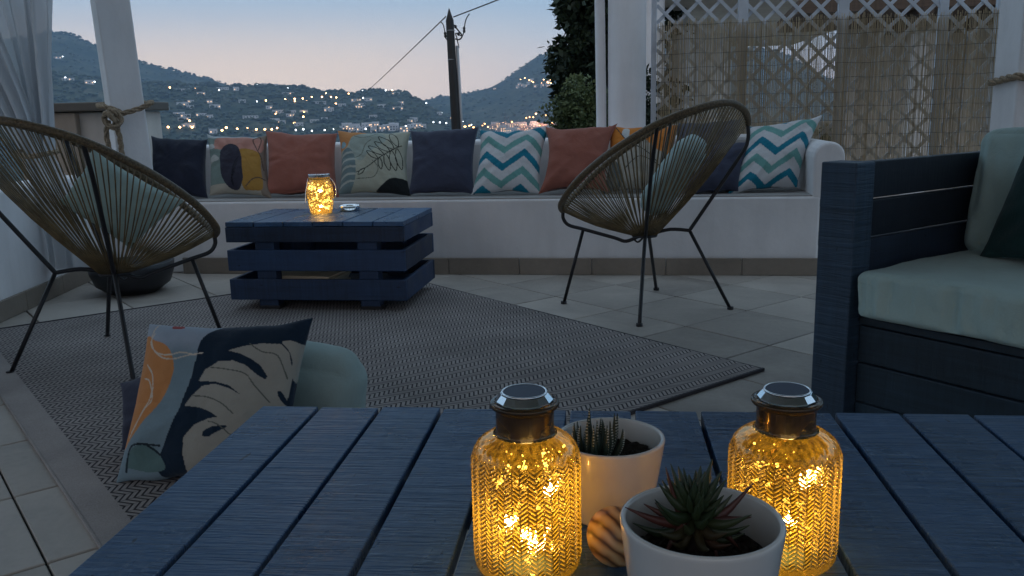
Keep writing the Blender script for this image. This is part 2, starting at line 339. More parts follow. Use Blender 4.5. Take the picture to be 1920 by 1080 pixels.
# ridge lines: bearing in degrees from the view direction -> elevation angle in degrees converted from image pixels
def px_angles(px, py):
    d = fw + rt*((px-960)/1610) - up*((py-540)/1610)
    return math.degrees(math.atan2(d.x, d.y)), math.degrees(math.atan2(d.z, math.hypot(d.x, d.y)))
NEAR = [(-180, 1.5), (-60, 2.2)] + [px_angles(*p) for p in ((60, 130), (200, 150), (330, 158), (440, 162), (480, 160), (560, 164), (610, 172), (660, 176), (690, 170), (740, 172), (770, 178), (792, 190), (830, 214), (900, 236), (1000, 246))] + [(14, -1.6), (40, -1.5), (180, 1.0)]
FAR = [(-180, 2), (-60, 4)] + [px_angles(*p) for p in ((0, 80), (90, 62), (130, 64), (165, 80), (265, 118), (330, 134), (400, 152), (440, 165), (520, 190), (700, 200), (790, 187), (830, 180), (870, 175), (920, 163), (945, 150), (975, 128), (1005, 106), (1045, 91), (1100, 76), (1200, 66), (1330, 78), (1420, 88), (1460, 98), (1500, 116), (1565, 152), (1650, 185), (1800, 205))] + [(60, -.5), (180, 2)]
def sstep(t): t = max(0, min(1, t)); return t*t*(3-2*t)
NR, FR_ = 1500, 2400
def ground(x, y):
    r = math.hypot(x, y); th = math.degrees(math.atan2(x, y))
    z = -3.2 - 42*sstep((r-7)/420)
    nz = noise.fractal(Vector((x/420, y/420, 3.1)), 1.0, 2.0, 5)
    for prof, RR, r0, rb, amp in ((NEAR, NR, 900, 700, 9), (FAR, FR_, 1350, 1300, 16)):
        e = math.tan(R(interp(th, prof))); top = EYE + RR*e + 45
        if top <= 0: continue
        if r < RR: t = sstep((r-r0)/(RR-r0))*.35 + .65*max(0, (r-r0)/(RR-r0))**1.15 if r > r0 else 0
        else: t = 1 - .8*sstep((r-RR)/rb)
        h = -45.2 + top*t + amp*nz*min(1, max(0, (r-r0)/(RR-r0)))*(.25 if abs(r-RR) < 60 else 1)
        z = max(z, h) if t > 0 else z
    return z
def terrain():
    vs, fs = [], []
    angs = [-180 + 4*i for i in range(36)] + [-36 + .25*i for i in range(288)] + [36 + 4*i for i in range(36)]
    rs = [0] + [6*1.12**i for i in range(44)]; rs = [q for q in rs if q < 850] + [850+22*i for i in range(90)] + [2900, 3200]
    for r in rs:
        for a in angs:
            x, y = r*math.sin(R(a)), r*math.cos(R(a)); vs.append((x, y, ground(x, y)))
    n = len(angs)
    for i in range(len(rs)-1):
        for k in range(n):
            l = (k+1) % n; fs.append((i*n+k, (i+1)*n+k, (i+1)*n+l, i*n+l))
    me = bpy.data.meshes.new('hills'); me.from_pydata(vs, [], fs); me.polygons.foreach_set('use_smooth', [True]*len(me.polygons))
    m = mat('scrub_hillside', (.05, .06, .035), .95, spec=.1); v = world_coords(m)
    n1 = noisetex(m, v, .012, 8, .65); n2 = noisetex(m, v, .07, 5, .7); s = math_(m, 'ADD', math_(m, 'MULTIPLY', n1, .55), math_(m, 'MULTIPLY', n2, .45))
    L(m, rampmix(m, s, [(.36, (.018, .028, .018)), (.48, (.035, .047, .028)), (.56, (.07, .075, .045)), (.66, (.14, .125, .085))]), P(m).inputs['Base Color'])
    tag(link('hills', me, m), kind='structure')
terrain()
# scrub and trees on the hillsides: nobody could count them
def scrub():
    vs, fs, sh = [], [], []
    ico = [Vector(p).normalized() for p in ((0, 0, 1), (.9, 0, .4), (.28, .85, .4), (-.72, .52, .4), (-.72, -.52, .4), (.28, -.85, .4), (.7, .5, -.3), (-.3, .85, -.3), (-.9, 0, -.3), (-.3, -.85, -.3), (.7, -.5, -.3))]
    tri = [(0, 1, 2), (0, 2, 3), (0, 3, 4), (0, 4, 5), (0, 5, 1), (1, 6, 2), (2, 6, 7), (2, 7, 3), (3, 7, 8), (3, 8, 4), (4, 8, 9), (4, 9, 5), (5, 9, 10), (5, 10, 1), (1, 10, 6)]
    rr = random.Random(5)
    for i in range(15000):
        th = rr.uniform(-33, 33); r = rr.uniform(950, 1560) if i % 5 < 3 else rr.uniform(1400, 2450)
        x, y = r*math.sin(R(th)), r*math.cos(R(th))
        if noise.noise(Vector((x/130, y/130, 0))) < -.18 and rr.random() < .8: continue
        z = ground(x, y)
        if z < -40 and rr.random() < .6: continue
        s = rr.uniform(1.6, 4.2)*(1.5 if rr.random() < .06 else 1); b = len(vs); q = rr.random()
        for p in ico:
            k = s*rr.uniform(.75, 1.25); vs.append((x+p.x*k, y+p.y*k, z+p.z*k*.8+s*.4)); sh.append(q)
        fs += [tuple(b+j for j in t) for t in tri]
    for (a0, a1, R0, prof) in ((-22, -6, NR, NEAR), (5, 18, FR_, FAR), (-30, -18, FR_, FAR)):         # crowns standing on the ridges
        for _ in range(90):
            th = rr.uniform(a0, a1); r = R0 + rr.uniform(-30, 10); x, y = r*math.sin(R(th)), r*math.cos(R(th)); s = rr.uniform(2, 5.5); z = ground(x, y); b = len(vs); q = rr.random()*.5
            for p in ico:
                k = s*rr.uniform(.7, 1.3); vs.append((x+p.x*k*1.2, y+p.y*k, z+p.z*k+s*.5)); sh.append(q)
            fs += [tuple(b+j for j in t) for t in tri]
    me = bpy.data.meshes.new('hillside_scrub'); me.from_pydata(vs, [], fs); a = me.attributes.new('shade', 'FLOAT', 'POINT'); a.data.foreach_set('value', sh)
    tag(link('hillside_scrub', me, leafmat('scrub_foliage', (.014, .024, .013), (.055, .07, .03))), 'dark green scrub and trees covering the hillsides', 'scrub', kind='stuff')
scrub()
# dusk haze
hz = MB().box((0, 0, 145), (6700, 6700, 460)).build('haze', None); hm = bpy.data.materials.new('haze'); hm.use_nodes = True; hm.node_tree.nodes.clear()
ho = hm.node_tree.nodes.new('ShaderNodeOutputMaterial'); hv = hm.node_tree.nodes.new('ShaderNodeVolumePrincipled'); hv.inputs['Color'].default_value = (.50, .72, 1, 1); hv.inputs['Density'].default_value = .00021
hm.node_tree.links.new(hv.outputs[0], ho.inputs['Volume']); hz.data.materials.append(hm); tag(hz, 'thin blue dusk haze over the valley', 'haze', kind='stuff')

# houses and lamps on the far slopes: bearing and elevation taken from image pixels, stood on the ground where that line of sight meets it
def meet(px, py, r0=850):
    th, el = px_angles(px, py); t = math.tan(R(el)); r = r0
    while r < 2600:
        x, y = r*math.sin(R(th)), r*math.cos(R(th))
        if ground(x, y) >= EYE + r*t: break
        r += 8
    else:
        r = NR
        x, y = r*math.sin(R(th)), r*math.cos(R(th))
    return Vector((x, y, ground(x, y)))
WHITE = plaster('villa_plaster', (.62, .62, .64), .1); PINK_LIT = plaster('pink_lit_plaster', (.62, .46, .40), .15); ROOF = mat('villa_roof', (.22, .12, .09), .8); WIN = mat('dark_window', (.04, .05, .07), .3)  # pink of the floodlit town facades is painted into their plaster colour
def house(p, w, h, d, label, lit=0, mt=WHITE, group=None, name='villa', pitched=False):
    t = empty(name, (p.x, p.y, p.z-1.5), math.atan2(-p.x, p.y), label, 'house', group)
    MB().box((0, 0, (h+1.5)/2), (w, d, h+1.5)).build('wall', mt, t)
    if pitched:
        MB().add([(-w/2-.4, -d/2-.4, h+1.52), (w/2+.4, -d/2-.4, h+1.52), (w/2+.4, d/2+.4, h+1.52), (-w/2-.4, d/2+.4, h+1.52), (-w/2+1, 0, h+3.2), (w/2-1, 0, h+3.2)], []) if 0 else None
        q = MB(); q.add([(-w/2-.4, -d/2-.4, h+1.52), (w/2+.4, -d/2-.4, h+1.52), (w/2+.4, d/2+.4, h+1.52), (-w/2-.4, d/2+.4, h+1.52), (-w/2+1, 0, h+3.2), (w/2-1, 0, h+3.2)], [(0, 1, 5, 4), (1, 2, 5), (2, 3, 4, 5), (3, 0, 4), (0, 3, 2, 1)]); q.build('roof', ROOF, t)
    else: MB().box((0, 0, h+1.5+.2), (w+.5, d+.5, .35)).build('roof', mt, t)
    nw = max(1, int(w/3.4)); fl = max(1, int(h/3.0))
    me = MB().box((0, 0, 0), (1.3, .12, 1.5)).mesh('window'); me2 = me.copy(); me.materials.append(WIN); me2.materials.append(M['win_warm'])
    for f in range(fl):
        for i in range(nw):
            on = random.random() < lit; o = link('window', me2 if on else me, None, t, (-w/2 + (i+.5)*w/nw, -d/2-.03, 1.5+1.6+f*3.0))
    return t
rr = random.Random(11)
VILLAS = [(108, 110, 14, 3, 'long low white villa high on the left hillside beside the curtain'), (128, 152, 16, 3.2, 'white villa on the left slope between curtain and column'), (168, 158, 12, 5, 'two storey white villa just left of the battered column'),
 (343, 172, 20, 3, 'long pale house high on the slope with a lamp at its right'), (418, 168, 18, 3, 'pale house below the bushy end of the left ridge'), (443, 170, 9, 5, 'white house at the foot of the left ridge line'),
 (310, 205, 10, 3.5, 'pale house just right of the stone pier cap'), (348, 220, 13, 3.4, 'white flat roofed house low left above the navy pillow'), (378, 218, 14, 3.6, 'white flat roofed house right of its twin low on the slope'),
 (357, 240, 12, 5, 'pink lit house above the row of lamps on the left'), (400, 250, 10, 5, 'white house at the left end of the shore road lamps'), (470, 222, 20, 3, 'long pale house in the middle of the lower slope'),
 (495, 162, 12, 4, 'small villa on the middle ridge left of the tall tree'), (515, 160, 12, 4, 'flat roofed villa on the crest of the middle ridge'), (540, 178, 18, 3, 'long low villa just under the middle ridge'), (505, 204, 9, 4, 'little pale house in the middle of the dark slope'),
 (525, 232, 14, 3.5, 'pale farmhouse left of the bright yellow lamp'), (570, 214, 11, 5, 'white villa stepped down the slope in the middle'), (590, 230, 12, 3.5, 'low pale house right of the bright yellow lamp'), (600, 196, 18, 3, 'long pale villa above the middle lamps'),
 (617, 210, 14, 5, 'villa with warm terrace light on the middle slope'), (640, 200, 14, 3.5, 'white villa under the lamps below the cable'), (668, 190, 16, 3, 'pale villa where the cable meets the ridge'), (742, 178, 13, 3.5, 'white villa on the crest left of the utility pole'),
 (752, 198, 9, 6, 'narrow white tower house left of the utility pole'), (716, 202, 12, 4, 'dim house on the wooded slope right of the cable'), (700, 222, 11, 3.5, 'dim low house above the leaf print pillow'), (822, 216, 12, 4, 'pale house just left of the utility pole'),
 (845, 223, 12, 3.4, 'pale house behind the utility pole base'), (930, 168, 14, 3.5, 'pale house on the slope of the right mountain'), (1035, 140, 22, 4, 'pale house high on the right mountain beside the cypress'), (560, 236, 12, 4, 'pale house under the bright yellow lamp')]
for (px, py, w, h, lb) in VILLAS: house(meet(px, py), w, h, 8, lb, .25, WHITE, pitched=False)
for i in range(24):
    px = rr.uniform(300, 790); py = rr.uniform(178, 240); p = meet(px, py, 900); house(p, rr.uniform(8, 16), rr.uniform(3.2, 5), 8, 'one of the plain pale villas scattered on the dark middle slope', .35, WHITE, 'pale villas scattered over the slopes', 'villa')
# hillside village with lights on the right mountain
for i in range(12):
    px, py = 968+rr.uniform(0, 66), 158+rr.uniform(-6, 8)
    house(meet(px, py, 1400), rr.uniform(7, 12), rr.uniform(4, 7), 8, 'small pale house of the lit village high on the right mountain', .6, WHITE, 'houses of the village on the right mountain', 'village_house')
for i in range(26):
    px = rr.uniform(640, 775); p = meet(px, 250-rr.uniform(0, 10), 840); 
    house(p, rr.uniform(7, 13), rr.uniform(4, 8), 9, 'small white harbour house behind the leaf print pillow', .35, WHITE, 'white houses of the harbour town', 'harbour_house')
for i in range(40):
    px = rr.uniform(925, 1048); p = meet(px, 252-rr.uniform(0, 14), 820)
    house(p, rr.uniform(9, 20), rr.uniform(6, 13), 10, 'pink lit town building between pole and cypress', .5, PINK_LIT if rr.random() < .7 else WHITE, 'floodlit buildings of the town', 'town_building')
def lamp_proto(mt, name):
    t = empty('street_lamp', (0, 0, -500)); MB().tube([(0, 0, 0), (0, 0, 6.2)], .12, 6).build('pole', M['galv'], t); MB().sphere((0, 0, 7), .95, 8, 5).build('globe', mt, t, smooth=True); return t
PR = {k: lamp_proto(M['lamp_'+k], k) for k in ('warm', 'white', 'orange')}
used = set()
LB = {'warm': 'small warm street lamp glowing on the dark hillside', 'white': 'small white street lamp glowing along the shore or ridge', 'orange': 'orange street lamp glowing in the town by the water'}
def lamp(px, py, k='warm', s=1.0, r0=850, label=None):
    p = meet(px, py, r0); t = PR[k] if k not in used else copy_tree(PR[k]); used.add(k)
    t.location = p - Vector((0, 0, 5)); t.scale = (s*1.2, s*1.2, s*1.2 if s < 1 else 1.2)
    if k == 'warm' and px > 960: lb, gr = 'warm light of the lit village high on the right mountain', 'warm lights of the mountain village'
    elif k == 'warm' and py > 240: lb, gr = 'warm lamp in the low row along the shore road at left', 'warm lamps in the row along the shore road'
    elif k == 'warm' and py < 176: lb, gr = 'warm lamp near the crest of the left or middle ridge', 'warm lamps near the ridge crest'
    elif k == 'warm': lb, gr = 'warm street lamp glowing midway up the dark middle slope', 'warm street lamps on the middle slope'
    elif k == 'white' and py < 200: lb, gr = 'small white lamp up on the ridge or high slope', 'white lamps of the ridge and high slope'
    elif k == 'white' and px < 660: lb, gr = 'small white lamp low above the left terracotta pillow', 'white lamps low on the left shore'
    elif k == 'white' and px < 735: lb, gr = 'small white lamp among the white harbour houses', 'white lamps of the harbour houses'
    elif k == 'white': lb, gr = 'small white lamp in the shore row beside the utility pole', 'white lamps of the shore row by the pole'
    elif px < 920: lb, gr = 'orange town lamp just right of the utility pole', 'orange lamps right of the utility pole'
    else: lb, gr = 'orange lamp among the pink lit town buildings', 'orange lamps among the town buildings'
    tag(t, label or lb, 'street lamp', None if label else gr)
for px, py, s in ((319, 170, 1.1), (365, 171, 1.3), (316, 246, 1.3), (338, 246, 1.2), (361, 246, 1.2), (356, 232, 1), (425, 247, 1.3), (417, 252, 1.2), (445, 247, 1.1), (464, 247, 1.1), (481, 248, 1.1), (497, 248, 1), (510, 248, 1), (520, 246, 1), (499, 194, 1), (535, 192, 1.1), (553, 191, 1.2), (568, 189, 1), (518, 220, 1.3),
                  (585, 187, 1), (604, 186, 1.1), (612, 181, 1.1), (621, 186, .9), (631, 187, 1), (654, 180, 1.1), (630, 200, 1.2), (617, 207, 1.0), (570, 217, 1.1), (569, 224, 1.1), (735, 168, 1.2), (757, 173, .9), (553, 194, .9), (575, 192, .8)): lamp(px, py, 'warm', s)
lamp(553, 236, 'warm', 1.9, label='brightest yellow lamp low in the middle of the slope')
for px, py, s in ((411, 171, .8), (482, 194, .8), (482, 162, .9), (505, 163, .9), (540, 168, .8), (681, 188, .9), (680, 171, .9), (709, 167, .8), (723, 167, .9), (799, 186, .9), (827, 181, .9), (118, 110, .9), (123, 151, 1.1), (178, 158, .9), (555, 248, .9), (569, 248, 1), (585, 248, .8), (609, 247, .8), (615, 247, .8), (625, 246, .8),
                  (742, 240, .8), (761, 239, .8), (774, 238, .8), (789, 236, .9), (813, 233, .9), (825, 233, .9), (837, 234, .9), (672, 243, .8), (686, 246, .9), (700, 240, .8), (715, 243, .9), (730, 246, .8), (704, 248, .8), (655, 242, .8), (868, 234, .9), (884, 236, .8)): lamp(px, py, 'white', s)
for px, py, s in ((872, 242, 1.8), (880, 240, 1.2), (888, 243, 1.2), (905, 240, 1), (909, 236, 1.3), (927, 234, 1.2), (915, 242, 1), (945, 240, 1), (971, 240, 1), (987, 225, 1), (993, 224, 1), (1000, 225, 1), (1005, 217, 1.5), (1024, 220, 1.2), (995, 238, 1.2), (1012, 240, 1.2), (1035, 236, 1.2), (1042, 228, 1), (960, 232, 1), (890, 238, .9)): lamp(px, py, 'orange' if s != 1.5 else 'warm', s, 820)
for i in range(16): lamp(972+rr.uniform(0, 62), 150+rr.uniform(-3, 12), 'warm', rr.uniform(.8, 1.3), 1400)

for i, (px, py, w) in enumerate(((950, 243, 26000), (990, 240, 40000), (1030, 238, 36000))):      # floodlights of the town
    p = meet(px, py, 820); l = bpy.data.lights.new('floodlight', 'POINT'); l.energy = w; l.color = (1, .50, .30); l.shadow_soft_size = 1; o = bpy.data.objects.new('floodlight', l); COL.objects.link(o); o.location = p*.965 + Vector((0, 0, 14))
# ------------------------------------------------------------------ terrace: floor, bench, walls
MB().box((.0, 2.5, -1.65), (7.4, 8.2, 3.1)).build('floor', M['grout']); FLOOR = tag(bpy.data.objects['floor'], kind='structure')   # top at -0.10
MB().box((.0, 2.5, -.055), (7.39, 8.19, .085)).build('floor_bed', M['grout'], FLOOR)
TS = .44; tiles = [MB().box((0, 0, -.007), (TS-.008, TS-.008, .014)).mesh('floor_tile', bevel=.0025, bseg=1) for _ in range(1)]; tiles[0].materials.append(M['tile'])
for i in range(-12, 12):
    for j in range(-9, 16):
        a, b = 2.886+TS*(i+.5), 3.337+TS*(j+.5); c = Fl(a, b)
        if not (-3.0 < c.x < 3.1 and -.6 < c.y < 5.9): continue
        o = link('floor_tile', tiles[0], None, FLOOR, (c.x+(.004 if i < -6 else 0)*FA.x, c.y, -.0005-rr.uniform(0, .001)), (rr.uniform(-.0012, .0012), rr.uniform(-.0012, .0012), FYAW))

bench = empty('built_in_bench', BO, BYAW, 'long white masonry bench with thin grey seat and stone skirting along the terrace edge', 'bench')
MB().box((-.45, .375, .224), (4.42, .73, .448)).build('base', M['plaster'], bench, bevel=.012)
MB().box((-.45, .285, .4505), (4.40, .53, .012)).build('seat_slab', M['slab'], bench, bevel=.003, bseg=2)
MB().box((-.40, .645, .60), (4.34, .19, .36)).build('back_parapet', M['plaster'], bench, bevel=.03, bseg=3)
# arm: rounded top running front to back
q = MB(); pr = [(-.085, .43)] + [(-.085*math.cos(t), .665+.085*math.sin(t)) for t in [math.pi*k/10 for k in range(11)]] + [(.085, .43)]
vs = [(1.80+x, y, z) for y in (.012, .56) for x, z in pr]; n = len(pr); q.add(vs, [tuple(range(n)), tuple(reversed(range(n, 2*n)))] + [(i, i+n, (i+1) % n+n, (i+1) % n) for i in range(n)])
q.build('arm_rest', M['plaster'], bench, bevel=.018, bseg=3, smooth=False)
u = -2.1
k = 0
while u < 1.76:
    w = min(.43, 1.76-u); MB().box((u+w/2, -.008, .05), (w-.004, .018, .10)).build('skirting_tile', M['skirt'], bench, bevel=.002, bseg=1); u += w

# left low wall, from the bench corner toward the camera
LW = empty('low_wall', (-2.606, 5.30, 0), math.atan2(-1.17, .077), 'white plastered low wall running toward the camera on the left', 'wall')   # local x toward the camera, y to the right
MB().box((1.6, -.13, .26), (3.6, .26, .74)).build('wall', M['plaster'], LW, bevel=.02, bseg=3)
for i in range(8): MB().box((.06+i*.43+.215, .009, .05), (.426, .018, .10)).build('skirting_tile', M['skirt'], LW, bevel=.002, bseg=1)

pier = empty('stone_capped_pier', (-2.90, 6.15, 0), R(-4), 'low plastered pier with dark stone cap behind the rope tied column', 'pier')
MB().box((-.20, 0, .22), (.42, .5, 1.60)).build('block', M['plaster_beige'], pier, bevel=.01); MB().box((.18, .03, .22), (.36, .46, 1.60)).build('block', M['plaster_warm'], pier, bevel=.01)
MB().box((-.015, 0, 1.055), (.86, .58, .06)).build('cap_stone', M['cap'], pier, bevel=.008)

def column_l():
    t = empty('square_column', (-2.44, 5.62, 0), R(33), 'leaning white square column with thick rope knotted round it', 'column')
    q = MB(); w = .102; ln = Matrix.Rotation(R(-33), 3, 'Z') @ Vector((-.03, 0, 0)); vs = []
    for z in (-.1, 2.6):
        k = w*(1.0 if z < 0 else .98)
        for x, y in ((-1, -1), (1, -1), (1, 1), (-1, 1)): vs.append((x*k+ln.x*(z-.9), y*k+ln.y*(z-.9), z))
    q.add(vs, [(0, 3, 2, 1), (4, 5, 6, 7), (0, 1, 5, 4), (1, 2, 6, 5), (2, 3, 7, 6), (3, 0, 4, 7)]); q.build('shaft', M['plaster'], t, bevel=.012, bseg=3)
column_l()
def twisted(pts, r, strands=3, twist=28, seg=6, per=6):
    "a rope: three strands wound round a path"
    pts = [Vector(p) for p in catmull([tuple(p) for p in pts], per)]; q = MB(); Ls = 0; acc = [0]
    for a, b in zip(pts, pts[1:]): Ls += (b-a).length; acc.append(Ls)
    fine = []; n = max(12, int(Ls/.009))
    for i in range(n+1):
        s = Ls*i/n; k = max(0, min(len(acc)-2, next((j for j in range(len(acc)-1) if acc[j+1] >= s), len(acc)-2)))
        f = (s-acc[k])/max(1e-6, acc[k+1]-acc[k]); fine.append(pts[k].lerp(pts[k+1], f))
    for st in range(strands):
        path = []; prev = None
        for i, p in enumerate(fine):
            t = (fine[min(i+1, n)]-fine[max(0, i-1)]).normalized()
            a = t.orthogonal().normalized() if prev is None else (prev - t*prev.dot(t)).normalized(); prev = a; b = t.cross(a)
            w = 2*math.pi*st/strands + Ls*i/n*twist/r*.022; path.append(p + (a*math.cos(w)+b*math.sin(w))*r*.52)
        q.tube(path, r*.56, seg)
    return q
rope = empty('rope', (-2.44, 5.62, 1.0), 0, 'thick jute rope knotted round the leaning square column', 'rope')
Rm = Matrix.Rotation(R(33), 3, 'Z'); c4 = [Rm @ Vector(p) for p in ((-.122, -.122, 0), (.122, -.122, 0), (.122, .122, 0), (-.122, .122, 0))]
kn = Vector((-.005, -.172, -.02))
lp = [kn, c4[0].lerp(c4[1], .35)+Vector((-.01, -.02, .01)), c4[0]+Vector((-.012, -.01, .045)), c4[3]+Vector((-.01, .01, .06)), c4[2]+Vector((.01, .01, .07)), c4[1]+Vector((.015, -.005, .065)), c4[1].lerp(c4[0], .3)+Vector((.02, -.02, .03)), kn+Vector((.01, -.01, .01))]
twisted(lp, .016).build('loop', M['rope'], rope, smooth=True)
twisted([kn+Vector((-.03, -.02, .03)), kn+Vector((.02, -.05, .04)), kn+Vector((.055, -.03, -.01)), kn+Vector((.03, -.055, -.06)), kn+Vector((-.02, -.05, -.045)), kn+Vector((-.045, -.03, 0)), kn+Vector((-.01, -.06, .025)), kn+Vector((.04, -.055, -.03))], .018).build('knot', M['rope'], rope, smooth=True)
twisted([kn+Vector((-.02, -.03, -.02)), kn+Vector((-.05, -.02, -.10)), kn+Vector((-.045, -.01, -.20)), kn+Vector((-.03, 0, -.32)), kn+Vector((-.035, 0, -.45))], .016).build('loose_end', M['rope'], rope, smooth=True)
twisted([kn+Vector((.02, -.04, -.03)), kn+Vector((.035, -.03, -.12)), kn+Vector((.03, -.01, -.25)), kn+Vector((.045, 0, -.36)), kn+Vector((.04, 0, -.5))], .016).build('loose_end', M['rope'], rope, smooth=True)

# right-hand columns and post
p = B(.671, .80); cpost = empty('round_column', p, 0, 'thick round white column between cypress and lattice', 'column')
MB().lathe([(.123, -.3), (.123, .9), (.120, 2.5)], 48, cap1=True).build('shaft', M['plaster'], cpost, smooth=True)
p = B(.508, .78); o = MB().tube([(0, 0, -.2), (-.004, 0, 1), (-.022, 0, 2.5)], .033, 20).build('slim_post', M['plaster'], None, smooth=True, loc=p); tag(o, 'slim white round post just left of the thick round column', 'post')
t = empty('square_column', (2.865, 4.83, 0), R(-3), 'white square column at the right edge with a rope band', 'column')
MB().box((0, 0, 1.2), (.26, .26, 2.8)).build('shaft', M['plaster'], t, bevel=.012, bseg=3)
o = twisted([Vector((2.865, 4.83, 1.05)) + (Matrix.Rotation(R(-3), 3, 'Z') @ Vector(p)) for p in ((-.15, .12, 0), (-.15, -.10, .02), (-.11, -.15, .02), (.12, -.15, -.03), (.15, -.1, -.03), (.15, .14, 0))], .02).build('rope', M['rope'], None, smooth=True); tag(o, 'thick rope band round the square column at the right edge', 'rope')

# pergola roof above the frame; its unseen solid panel is added to darken the foreground
rf = empty('terrace_roof', (0, 2.0, 2.5), 0, 'white pergola roof over the seating, above the view, with an added shade panel', 'roof')
MB().box((.1, -.85, .26), (7.6, 5.5, .08)).build('shade_panel', M['plaster'], rf)
for i in range(2): MB().box((.1, (-2.9, 3.7)[i], .04), (7.4, .16, .16)).build('beam', M['plaster'], rf)
for i in range(12): MB().box((-3.4+i*.64, .4, .17), (.07, 7.0, .10)).build('rafter', M['plaster'], rf)

# ------------------------------------------------------------------ lattice and reed screen
lat = empty('lattice_screen', B(0, .84), BYAW, 'white painted diagonal lattice screen in framed panels behind the bench end', 'screen')
Z0, Z1 = .45, 2.45
for u_, w in ((.843, .034), (1.40, .062), (2.01, .062), (2.60, .05), (2.93, .045)): MB().box((u_, 0, (Z0+Z1)/2), (w, .05, Z1-Z0)).build('post', M['lattice'], lat, bevel=.003, bseg=1)
MB().box((1.9, 0, Z1+.02), (2.14, .05, .045)).build('rail', M['lattice'], lat); MB().box((1.9, 0, Z0-.02), (2.14, .05, .045)).build('rail', M['lattice'], lat)
ua, ubb = .86, 2.91; step = .137
for sgn in (1, -1):
    c0 = ua - (Z1-Z0)
    while c0 < ubb + (Z1-Z0):
        # slat: u = c0 + sgn*(z-Z0) clipped to the frame
        zs = [Z0, Z1]; lo, hi = 0, Z1-Z0
        if sgn > 0: lo = max(lo, ua-c0); hi = min(hi, ubb-c0)
        else: lo = max(lo, c0-ubb); hi = min(hi, c0-ua)
        if hi-lo > .04:
            m_ = (lo+hi)/2; ln = (hi-lo)*math.sqrt(2); MM = Matrix.Rotation(-sgn*math.pi/4, 4, 'Y')
            MB().box((c0+sgn*m_, sgn*.0055, Z0+m_), (ln, .009, .021), M_=MM).build('slat', M['lattice'], lat)
        c0 += step
# reed mat: individual reeds joined, tied with wires
mtt = empty('reed_mat', B(0, .775), BYAW, 'dry straw coloured reed mat tied in front of the lattice', 'screen')
q = MB(); sh = []; uu = .868; hr = random.Random(3)
while uu < 2.915:
    w = hr.uniform(.0022, .0048); top = 1.485 + .012*math.sin(uu*7) + hr.uniform(-.03, .014); bot = .42 + hr.uniform(-.02, .03)
    x0, x1 = uu + hr.gauss(0, .0012), uu + hr.gauss(0, .0025); yy = hr.uniform(-.006, .006); mid = (x0+x1)/2 + hr.gauss(0, .0012); s = min(1, max(0, hr.gauss(.5, .22)))
    n0 = len(q.v); q.tube([(x0, yy, bot), (mid, yy+hr.gauss(0, .001), .95), (x1, yy, top)], w/2*1.15, 3, caps=False); sh += [min(1, max(0, s+hr.uniform(-.1, .1)))]*(len(q.v)-n0)
    if hr.random() < .05:      # broken, slanting reed
        n0 = len(q.v); zc = hr.uniform(.6, 1.35); dx = hr.uniform(-.06, .06); q.tube([(uu-dx, -.009, zc-.07), (uu+dx, -.009, zc+.07)], .0016, 3, caps=False); sh += [.9]*(len(q.v)-n0)
    dens = 1.24 + .35*max(0, noise.noise(Vector((uu*5, 0, 1))))
    uu += w*dens*hr.uniform(.7, 1.3)
o = q.build('reed', M['reed'], mtt, shade=sh); tag(o, kind='stuff')
for i in range(12):
    z = .50+i*.088; pts = [(.87+k*.05, -.009+.002*math.sin(k*2.3), z+.003*math.sin(k*1.1+i)) for k in range(42)]
    MB().tube(pts, .0011, 3, caps=False).build('tie_wire', M['blackmetal'], mtt)

# ------------------------------------------------------------------ neighbour's porch beyond the screen
NP = empty('neighbour_porch', (0, 0, 0), 0, 'neighbouring porch with row of round white columns seen through the reed screen', 'porch')
q = MB(); poly = [(1.3, 10.6), (5.0, 20.6), (6.6, 20.6), (5.95, 14.2), (5.6, 10.6)]; vs = [(x, y, z) for z in (2.32, 2.5) for x, y in poly]; n = 5
q.add(vs, [tuple(reversed(range(n))), tuple(range(n, 2*n))] + [(i, (i+1) % n, (i+1) % n+n, i+n) for i in range(n)]); q.build('roof', M['plaster_warm'], NP)
for x, y in ((1.75, 10.8), (2.5, 12.9), (3.25, 14.9), (4.0, 17.0), (4.7, 19.2)): MB().lathe([(.17, -3), (.17, 2.32)], 24, c=(x, y, 0)).build('column', M['plaster'], NP, smooth=True)
MB().box((5.6, 13.6, -.95), (5.6, .25, 3.3), R(-8)).build('parapet', M['plaster_warm'], NP)
NH = empty('neighbour_house', (5.0, 9.6, 0), R(-12), 'beige neighbouring house wall with brown timber roof behind the reed screen', 'house')
MB().box((.99, 0, -.2), (4.5, .3, 3.9)).build('wall', M['plaster_warm'], NH); MB().box((.75, -.5, 1.86), (5.4, 2.2, .12)).build('roof', M['brownwood'], NH)
for i in range(7): MB().box((-.85+i*.68, -1.0, 1.73), (.09, 1.6, .13)).build('rafter', M['brownwood'], NH)
for x in (-.75, .75): MB().lathe([(.11, -1.6), (.11, 1.6)], 20, c=(x, -1.2, 0)).build('column', M['plaster'], NH, smooth=True)
MB().box((1.2, -.17, .1), (.9, .04, 1.2)).build('window', WIN, NH)
tag(MB().box((5.2, 12.5, -1.45), (9.5, 13, .3)).build('bounce_floor', M['plaster_warm']), kind='structure')  # pale floor added below the porch to bounce light onto its roof underside

